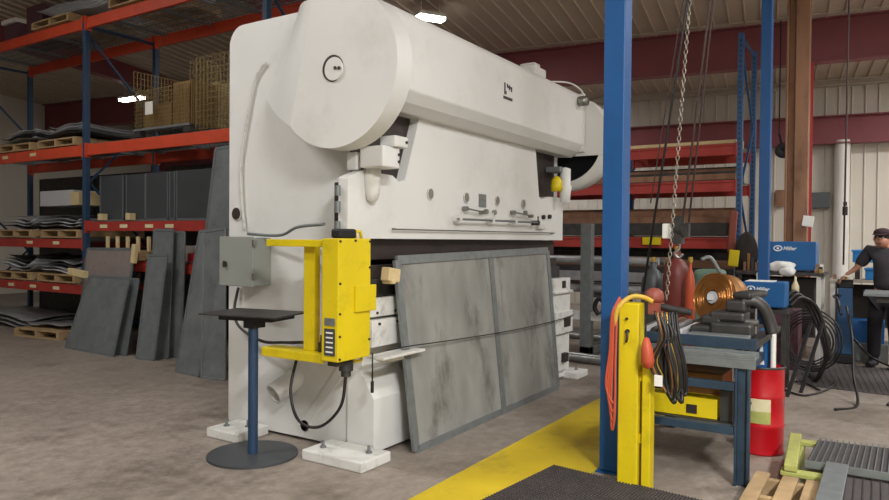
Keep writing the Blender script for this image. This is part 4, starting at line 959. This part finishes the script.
# ------------------------------------------------------------ welding area
def logo(parent, x, y, z, s_, dirv):
    """ring badge with centre dot plus the maker's word, standing on a face that looks toward -x/-y"""
    d = Vector(dirv).normalized(); n = Vector((-d.y*-1, -d.x, 0)); n = Vector((d.y, -d.x, 0))
    if n.x > 0: n = -n
    c = Vector((x,y,z))+n*.003
    mb = MB(); mb.cur = 0
    ring = [c+d*(s_*.9*math.cos(a))+Vector((0,0,s_*.62*math.sin(a))) for a in [i*PI/12 for i in range(24)]]
    mb.tube(ring, s_*.16, 5, closed=True); mb.cyl(c, c+n*.004, s_*.3, 12); mb.build('badge', 'text', parent)
    cu = bpy.data.curves.new('brand_lettering', 'FONT'); cu.body = 'Miller'; cu.size = s_*1.25; cu.extrude = .001; cu.shear = .25; cu.offset = .0015
    tmp = bpy.data.objects.new('tmp', cu); COL.objects.link(tmp); dg = bpy.context.evaluated_depsgraph_get(); dg.update()
    me = bpy.data.meshes.new_from_object(tmp.evaluated_get(dg)); bpy.data.objects.remove(tmp)
    me.materials.clear(); me.materials.append(M['text'])
    o = bpy.data.objects.new('lettering', me); COL.objects.link(o)
    R = Matrix((d, Vector((0,0,1)), d.cross(Vector((0,0,1))))).transposed()
    o.parent = parent
    o.matrix_local = Matrix.Translation(c+d*(s_*1.15)-Vector((0,0,s_*.4))-parent_world(parent)+n*.002) @ R.to_4x4()
fb = thing('welding_bench', 'dark topped work table carrying the far blue welder', 'work table', (10.5,1.2,0))
mb = MB(); mb.box(10.25,.72,1.16,10.95,1.80,1.20); mb.build('tabletop', 'darksteel', fb, bevel=.004)
for (x,y) in ((10.3,.78),(10.9,.78),(10.3,1.74),(10.9,1.74)):
    mb = MB(); mb.box(x-.025,y-.025,0,x+.025,y+.025,1.16); mb.build('leg', 'whitepipe' if y < 1 else 'darksteel', fb)
mb = MB(); mb.box(10.32,.80,.35,10.88,1.72,.38); mb.build('shelf', 'darksteel', fb)
def welder(x0, x1, y0, y1, z0, z1, label, ls):
    t = thing('welder', label, 'welding machine', ((x0+x1)/2,(y0+y1)/2,z0))
    mb = MB(); mb.box(x0,y0,z0+.02,x1,y1,z1); mb.build('case', 'weld', t, bevel=.012)
    mb = MB(); mb.box(x0+.02,y0+.03,z0,x1-.02,y0+.07,z0+.02); mb.box(x0+.02,y1-.07,z0,x1-.02,y1-.03,z0+.02); mb.build('skids', 'black', t)
    logo(t, x0, y1-ls*2.0, z1-ls*1.7, ls, (0,-1,0))
    return t
w1 = welder(10.45,10.9,.83,1.40,1.20,1.61,'larger blue welding machine on the far dark table', .055)
w2 = welder(8.18,8.5,.93,1.36,.88,1.17,'lower blue welding machine nearer to the workbench', .045)
mb = MB(); mb.box(8.20,1.05,1.171,8.48,1.33,1.177); mb.build('top_sheet', 'paper', w2)
wc_ = thing('welding_cart', 'dark cart carrying the nearer blue welder', 'cart', (8.34,1.15,0))
mb = MB(); mb.box(8.12,.90,.84,8.56,1.40,.88); mb.build('deck', 'darksteel', wc_)
for (x,y) in ((8.16,.94),(8.52,.94),(8.16,1.36),(8.52,1.36)): mb = MB(); mb.box(x-.02,y-.02,0,x+.02,y+.02,.84); mb.build('leg', 'darksteel', wc_)
# white rag, bottle, paper, clutter
mb = MB()
def blob(mb, c, r, sc=(1,1,1), seed=0, n=12, amp=.2):
    rn = random.Random(seed); ph = [rn.uniform(0,6) for _ in range(6)]; vs = []; c = Vector(c)
    for j in range(n+1):
        th = PI*j/n
        for i in range(n*2):
            fi = PI*i/n; k = 1+amp*(math.sin(3*fi+ph[0])*math.sin(2*th+ph[1])+.5*math.sin(5*fi+ph[2]+3*th))*math.sin(th)
            vs.append(c+Vector((r*k*math.sin(th)*math.cos(fi)*sc[0], r*k*math.sin(th)*math.sin(fi)*sc[1], r*k*math.cos(th)*sc[2])))
    w = n*2; mb.add(vs, [(j*w+i, j*w+(i+1)%w, (j+1)*w+(i+1)%w, (j+1)*w+i) for j in range(n) for i in range(w)], True)
blob(mb, (10.32,1.22,1.275), .115, (.7,1.35,.6), 3, 12, .35); blob(mb, (10.23,1.14,1.21), .075, (.6,1.3,.8), 5); tag(mb.build('cloth_bundle', 'rag'), 'crumpled white cloth hanging over the far table front edge', 'cloth')
mb = MB(); mb.lathe((10.17,1.04,.90), [(.001,0),(.045,0),(.045,.13),(.015,.20),(.012,.25),(.001,.25)], 16); mb.tube([(10.17,1.04,1.15),(10.20,1.06,1.17),(10.25,1.06,1.165)],.004,5); tag(mb.build('spray_bottle', 'concretelabel'), 'pale bottle hanging off the front of the far table', 'bottle')
simple_box('paper_sheet', 10.241,1.36,1.0,10.2495,1.52,1.185, 'paper', 'white paper sheet hanging on the far table front below the cloth', 'paper', .001)
for k in range(6):
    y = .87-.02*k; simple_box('tool', 10.30+.08*(k%3),.745+.05*(k//3),1.2,10.35+.08*(k%3),.785+.05*(k//3),1.25+.03*(k%3), ['brass','darksteel','paper','rust','steel','copperdull'][k], 'small tool in the clutter at the right end of the far table', 'tool', .004, 'small tools on the far table')
for k in range(4):
    simple_box('tool', 10.55,1.56+.05*k,1.2,10.6,1.59+.05*k,1.32+.06*(k%3), ['rust','darksteel','copperdull','rust'][k], 'upright tool at the left end of the far table beside the welder', 'tool', .004, 'upright tools beside the welder')
# right table of the back row with blue bin
bt = thing('work_table', 'light topped table behind the worker carrying blue bins', 'work table', (11.9,.1,0))
mb = MB(); mb.box(11.6,-.7,1.03,12.3,.75,1.07); mb.build('tabletop', 'girt', bt, bevel=.004)
for (x,y) in ((11.65,-.65),(12.25,-.65),(11.65,.70),(12.25,.70)): mb = MB(); mb.box(x-.03,y-.03,0,x+.03,y+.03,1.03); mb.build('leg', 'whitepipe', bt)
mb = MB(); mb.box(11.65,-.65,.40,12.2,.70,.43); mb.build('shelf', 'darksteel', bt)
def bin_(x0,y0,z0,x1,y1,z1,label):
    mb = MB(); t=.012
    mb.box(x0,y0,z0,x1,y1,z0+t)
    for a in ((x0,y0,x0+t,y1),(x1-t,y0,x1,y1),(x0,y0,x1,y0+t),(x0,y1-t,x1,y1)): mb.box(a[0],a[1],z0,a[2],a[3],z1)
    mb.box(x0-.015,y0-.015,z1-.03,x0+t,y1+.015,z1)
    tag(mb.build('plastic_bin', 'tarp', bevel=.006), label, 'bin')
bin_(11.7,-.20,1.32,12.0,.46,1.50,'upper bright blue bin stacked behind the worker arm')
bin_(11.7,-.1,1.072,12.0,.30,1.24,'lower bright blue bin on the table behind the worker')
for y in (-.13,.40): simple_box('spacer_block', 11.75,y-.03 if y > 0 else y-.035,1.072,11.95,y+.03 if y > 0 else y-.005,1.318, 'darksteel', 'dark block propping the upper blue bin, %s side' % ('left' if y > 0 else 'right'), 'block', .002)
for k in range(4): simple_box('small_part', 11.62+.02*k,.45+.07*k,1.072,11.66+.02*k,.49+.07*k,1.10+.012*k, ['paper','brass','paper','rust'][k], 'small part lying on the light table edge near the hand', 'small part', .003, 'small parts on the light table')
# low cart under tables
simple_box('tool_cart', 11.0,.05,.25,11.35,.45,.55, 'weld', 'small blue crate low behind the blue machine stand', 'crate')
simple_box('dolly', 10.95,.0,.0,11.4,.48,.25, 'galv', 'grey low dolly under the small blue crate', 'dolly')
# blue machine stand the worker touches
bs = thing('machine_stand', 'dark blue upright machine stand under the worker hand', 'machine stand', (10.75,.50,0))
mb = MB(); mb.prism([(.40,.12),(.60,.12),(.58,1.0),(.42,1.0)], 'x', 10.66, 10.84); mb.build('body', 'rackblue2', bs, bevel=.012)
mb = MB(); mb.box(10.60,.39,.013,10.90,.61,.12); mb.build('base', 'black', bs, bevel=.01)
mb = MB(); mb.box(10.68,.42,1.0,10.84,.58,1.05); mb.cyl((10.74,.41,1.05),(10.74,.59,1.05),.06,14); mb.build('head', 'black', bs, bevel=.01)
# near right table
nt_ = thing('steel_table', 'grey steel plate table at the right edge before the worker', 'table', (9.2,-.3,0))
mb = MB(); mb.box(8.75,-.95,1.03,9.45,.24,1.06); mb.build('tabletop', 'galv', nt_, bevel=.004)
mb = MB(); mb.box(9.0,-.92,.012,9.2,-.72,1.02); mb.build('pedestal', 'darksteel', nt_)
mb = MB(); mb.box(8.85,-.9,.96,9.4,.12,1.02); mb.build('under_frame', 'darksteel', nt_)
# hanging lamp, wall boxes, white pipe
mb = MB(); P_ = Vector((12.6,1.50,3.1)); mb.lathe(P_, [(.001,-.1),(.06,-.1),(.13,.02),(.11,.03),(.001,-.02)], 20, (-.9,-.3,-.3)); mb.bar(P_, P_+Vector((0,0,.0))+Vector((.3,.1,.3)), .03); mb.bar(P_+Vector((.3,.1,.3)), P_+Vector((.3,.1,2.2)), .02); tag(mb.build('flood_lamp', 'black'), 'small dark round lamp hanging left of the brown column', 'lamp')
mb = MB(); c = Vector(B(-1.33,17.25,0)); mb.cyl((c.x,c.y,0),(c.x,c.y,3.8),.15,28); tag(mb.build('downpipe', 'whitepipe'), 'wide white vertical pipe in front of the far wall', 'pipe')
def wallbox(u, n, z, w, h, m, label, name='wall_box', cat='box'):
    mb = MB(); slab(mb, [B(u-w/2,n,z), B(u+w/2,n,z), B(u+w/2,n+.2,z), B(u-w/2,n+.2,z), B(u-w/2,n,z+h), B(u+w/2,n,z+h), B(u+w/2,n+.2,z+h), B(u-w/2,n+.2,z+h)])
    return tag(mb.build(name, m, bevel=.01), label, cat)
wallbox(-.90,17.24,2.35,.42,.34,'darkpanel','dark box on the far wall left of the white pipe')
wallbox(-.15,17.24,2.4,.22,.36,'rust','brown box on the far wall left of the brown column')
pcx = thing('hanging_sign', 'small white card hanging on the brown column front', 'card', (11.1,1.0,1.9))
mb = MB(); mb.obox((11.12,.99,1.90), (.03,.14,.15), Matrix.Rotation(.15,3,'X')); mb.build('card', 'paper', pcx, bevel=.004)
mb = MB(); mb.cyl((11.12,1.0,1.97),(11.185,1.02,2.08),.004,5); mb.build('string', 'cable', pcx)
# person-like coat hanging: dark jacket and yellow vest near the upright
jt = thing('hanging_jacket', 'dark jacket with a yellow panel hanging on the blue rack upright', 'jacket', (11.0,1.9,1.3))
mb = MB(); blob(mb, (11.03,1.78,1.35), .19, (.5,.8,2.1), 8, 14, .12); mb.build('cloth', 'darkclothshade', jt)
mb = MB(); mb.obox((10.90,1.93,1.36), (.03,.14,.24), Matrix.Rotation(.1,3,'X')); mb.build('yellow_patch', 'yellow', jt, bevel=.01)
mb = MB(); mb.obox((11.12,1.99,1.75), (.04,.10,.62), Matrix.Rotation(.06,3,'X')); tag(mb.build('paper_roll', 'pendant', bevel=.01), 'long faded pink strip tied to the blue rack upright', 'strip')
# welding cables
def cable(pts, r, label, m='cable', group=None, name='welding_cable'):
    mb = MB(); mb.tube(spline(pts,8), r, 8); return tag(mb.build(name, m), label, 'cable', group)
for k in range(3):
    cable([(8.52,.96-.02*k,1.0-.05*k),(8.62,.88-.03*k,1.05-.03*k),(8.8,.75-.04*k,.85),(8.85,.62-.03*k,.5-.05*k),(8.9,.60,.25),(9.0,.7,.02),(9.4,.8,.02)], .022, 'thick black hose arching from the nearer welder to the floor', group='thick hoses from the nearer welder')
for k in range(5):
    c = Vector((9.35+.03*k,.80,.42)); r_ = .22+.03*k
    pts = [c+Vector((.03*math.sin(a*2+k), r_*math.cos(a), r_*math.sin(a)*1.1)) for a in [i*2*PI/10 for i in range(10)]]
    mb = MB(); mb.tube([*spline([*pts, pts[0]],4)], .010, 6); tag(mb.build('coiled_cable', 'cable' if k != 2 else 'darksteel'), 'loop of coiled cable hanging below the nearer welder', 'cable', 'coiled loops below the welder')
cable([(9.2,.5,.02),(8.6,.55,.015),(8.1,.75,.015),(8.5,1.0,.015),(8.9,.85,.015),(8.5,.62,.015)], .011, 'thin cable looping on the floor right of the red drum')
cable([(8.9,.40,.9),(8.6,.33,.6),(8.3,.30,.25),(7.9,.25,.02),(7.6,.42,.012)], .014, 'black cable drooping to the floor in front of the dark mat')
cable([(10.68,.40,.35),(10.5,.2,.15),(10.3,-.1,.03),(9.6,-.3,.02),(8.7,-.1,.02),(8.1,.0,.015)], .014, 'black cable running from the machine stand across the mat')
cable([(8.9,.45,.8),(9.1,.5,.95),(10.5,.62,.9),(10.66,.55,.9)], .016, 'black cable running level to the machine stand')
for k in range(2): mb = MB(); mb.bar((8.0+.3*k,.88-.1*k,.0),(8.6+.2*k,.72-.1*k,.72),.03,.03); tag(mb.build('angled_leg', 'black'), ('lower','upper')[k]+' dark slanted brace bar leaning toward the nearer welder', 'bar')
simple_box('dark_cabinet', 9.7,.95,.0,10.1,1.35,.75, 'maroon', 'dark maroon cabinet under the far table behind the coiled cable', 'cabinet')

simple_box('undertable_shade', 10.40,.84,.385,10.86,1.70,1.12, 'darkclothshade', 'dark box added for the shade under the far table top', 'cabinet')  # added box, its dark colour stands for shade under the table
simple_box('undertable_shade', 11.75,-.60,.435,12.15,.62,.98, 'darkclothshade', 'dark box added for the shade under the light table behind the worker', 'cabinet')  # added as well, to darken the space below this table
# ------------------------------------------------------------ person
def skin_obj(name, verts, edges, radii, m, parent, sub=2, root=0):
    me = bpy.data.meshes.new(name); me.from_pydata([tuple(v) for v in verts], edges, []); me.update(); me.materials.append(M[m])
    o = bpy.data.objects.new(name, me); COL.objects.link(o); o.parent = parent; o.location = -parent_world(parent)
    sk = o.modifiers.new('skin', 'SKIN'); sk.use_smooth_shade = True
    for i, r in enumerate(radii):
        rr2 = r if isinstance(r, tuple) else (r, r)
        me.skin_vertices[0].data[i].radius = rr2
    me.skin_vertices[0].data[root].use_root = True
    s_ = o.modifiers.new('sub', 'SUBSURF'); s_.levels = sub; s_.render_levels = sub
    return o
px, py = 10.60, .03
ps = thing('person', 'person in a dark t-shirt and cap at the right edge reaching out one arm', 'person', (px, py, 0))
F_ = Vector((-.92,.25,0)).normalized(); Rr = Vector((-F_.y*-1, -F_.x, 0)); Rr = Vector((F_.y, -F_.x, 0))   # facing / own right side
def W(r_, f_, z): return Vector((px,py,0))+Rr*r_+F_*f_+Vector((0,0,z))
hand = Vector((10.62,.50,1.165)); shR = W(.19,.03,1.50); shL = W(-.19,.02,1.49)
# arm that reaches is the one nearer the stand
elb = shR.lerp(hand,.5)+Vector((.0,.0,-.05))+F_*-.02
wr = hand+(elb-hand).normalized()*.09
V = [W(0,0,.98), W(0,0,1.15), W(0,.01,1.36), W(0,.04,1.49), W(.02,.08,1.56), W(.03,.12,1.61), W(.03,.12,1.69),
     shR, elb, wr, hand+Vector((0,0,.01)), shL, W(-.27,.06,1.22), W(-.26,.20,1.10), W(-.25,.27,1.09),
     W(-.10,0,.93), W(-.11,.03,.50), W(-.12,-.02,.09), W(.10,0,.93), W(.12,.05,.50), W(.13,.02,.09)]
E_ = [(0,1),(1,2),(2,3),(3,4),(4,5),(5,6),(3,7),(7,8),(8,9),(9,10),(3,11),(11,12),(12,13),(13,14),(0,15),(15,16),(16,17),(0,18),(18,19),(19,20)]
Rd = [(.15,.11),(.14,.10),(.16,.115),(.10,.08),.06,(.09,.10),(.08,.095),.062,.043,.029,(.034,.018),.062,.043,.03,(.035,.02),.085,.058,.045,.085,.058,.045]
body = skin_obj('body', V, E_, Rd, 'skin', ps)
def hand_fingers(h, d, side, down):
    d = d.normalized(); side = side.normalized(); out = []
    for k, (o_, L_) in enumerate(((-.032,.075),(-.011,.085),(.011,.08),(.032,.062))):
        b0 = h+side*o_; p1 = b0+d*L_*.5; p2 = p1+d*L_*.3+down*.02; p3 = p2+d*L_*.12+down*.03
        skin_obj('finger', [b0-d*.02, b0+d*.02, p1, p2, p3], [(0,1),(1,2),(2,3),(3,4)], [.010,.010,.009,.0085,.007], 'skin', body, 1)
    b0 = h+side*.03-d*.02; skin_obj('thumb', [b0, b0+side*.03+d*.015, b0+side*.045+d*.045+down*.01], [(0,1),(1,2)], [.012,.011,.009], 'skin', body, 1)
dn = Vector((0,0,-1))
hand_fingers(hand+(hand-wr).normalized()*.02, hand-wr, (hand-wr).cross(dn), dn)
hl = W(-.25,.27,1.09); hand_fingers(hl, F_, Rr, dn)
# face details
hc = W(.03,.12,1.655)
mb = MB(); mb.lathe(hc+F_*.088, [(.001,.03),(.014,.018),(.018,0),(.016,-.02)], 10, F_); mb.build('nose', 'skin', body)
for s_ in (-1,1):
    mb = MB(); blob(mb, hc+F_*.083+Rr*(.032*s_)+Vector((0,0,.02)), .012, (1,1,.7), 1, 8, 0); mb.build('eye', 'paper', body)
    mb = MB(); blob(mb, hc+F_*.094+Rr*(.032*s_)+Vector((0,0,.02)), .005, (1,1,1), 1, 6, 0); mb.build('pupil', 'black', body)
    mb = MB(); blob(mb, hc+Rr*(.09*s_)+F_*-.005, .028, (.5,.5,1.1), 2, 8, .1); mb.build('ear', 'skin', body)
mb = MB(); blob(mb, hc+F_*.088+Vector((0,0,-.055)), .02, (.9,.9,.3), 1, 8, 0); mb.build('mouth', 'pendant', body)
mb = MB(); blob(mb, hc+F_*-.03+Vector((0,0,.03)), .090, (1,1.02,1.0), 4, 14, .03); mb.build('hair', 'hair', ps)
mb = MB(); blob(mb, hc+F_*-.005+Vector((0,0,.075)), .100, (1.0,1.0,.62), 6, 14, .01)
vis = [hc+F_*(.085+.075*math.sin(a))+Rr*(.085*math.cos(a))+Vector((0,0,.055-.015*math.sin(a))) for a in [i*PI/10 for i in range(11)]]
mb.add(vis+[v+Vector((0,0,.008)) for v in vis], [tuple(range(11)), tuple(range(21,10,-1))]+[(i,i+1,12+i,11+i) for i in range(10)]+[(10,0,11,21)]); mb.build('cap', 'cap', ps)
# clothing
slv = shR.lerp(elb,.95)
V2 = [W(0,0,.97), W(0,0,1.15), W(0,.01,1.36), W(0,.04,1.48), W(.01,.065,1.53), shR, slv, shL, shL.lerp(W(-.27,.06,1.22),.8)]
skin_obj('shirt', V2, [(0,1),(1,2),(2,3),(3,4),(3,5),(5,6),(3,7),(7,8)], [(.21,.17),(.20,.165),(.215,.165),(.14,.12),.075,.095,.075,.095,.075], 'shirt', ps)
V3 = [W(0,0,.98), W(-.10,0,.90), W(-.11,.03,.50), W(-.12,-.02,.10), W(.10,0,.90), W(.12,.05,.50), W(.13,.02,.10)]
skin_obj('trousers', V3, [(0,1),(1,2),(2,3),(0,4),(4,5),(5,6)], [(.19,.15),.12,.09,.08,.12,.09,.08], 'trouser', ps)
for r_, f_ in ((-.12,-.02),(.13,.02)):
    mb = MB(); pts = [W(r_,f_-.05,.055), W(r_,f_+.02,.06), W(r_,f_+.12,.05), W(r_,f_+.19,.042)]; mb.tube([*spline(pts,4)], [.05+.0*i for i in range(5)]+[.052]*4+[.05,.048,.045,.03], 14)
    for i, v in enumerate(mb.v): mb.v[i] = (v[0], v[1], max(v[2], .013))
    mb.tube([W(r_,f_,.05), W(r_,f_,.16)], .058, 14); mb.build('boot', 'boot', ps)

# ------------------------------------------------------------ world / view
w = bpy.data.worlds.new('world'); S.world = w; w.use_nodes = True
w.node_tree.nodes['Background'].inputs[0].default_value = (.9,.93,1,1); w.node_tree.nodes['Background'].inputs[1].default_value = .3
S.view_settings.view_transform = 'Standard'; S.view_settings.look = 'None'; S.view_settings.exposure = .0; S.view_settings.gamma = 1; S.view_settings.use_curve_mapping = False
GR = {'screen_frame': 'mesh frames leaning before the left rack', 'steel_plate': 'dark steel plates standing on the shelf', 'gas_cylinder': 'gas cylinders behind the workbench',
      'shade_block': 'dark blocks added for shade behind the left rack', 'welder': 'blue welding machines', 'steel_post': 'blue square steel posts', 'plastic_bin': 'bright blue bins', 'wire_basket': 'wire baskets on the orange shelf'}
for o in S.objects:
    if o.parent is None and 'group' not in o and o.name.split('.')[0] in GR: o['group'] = GR[o.name.split('.')[0]]
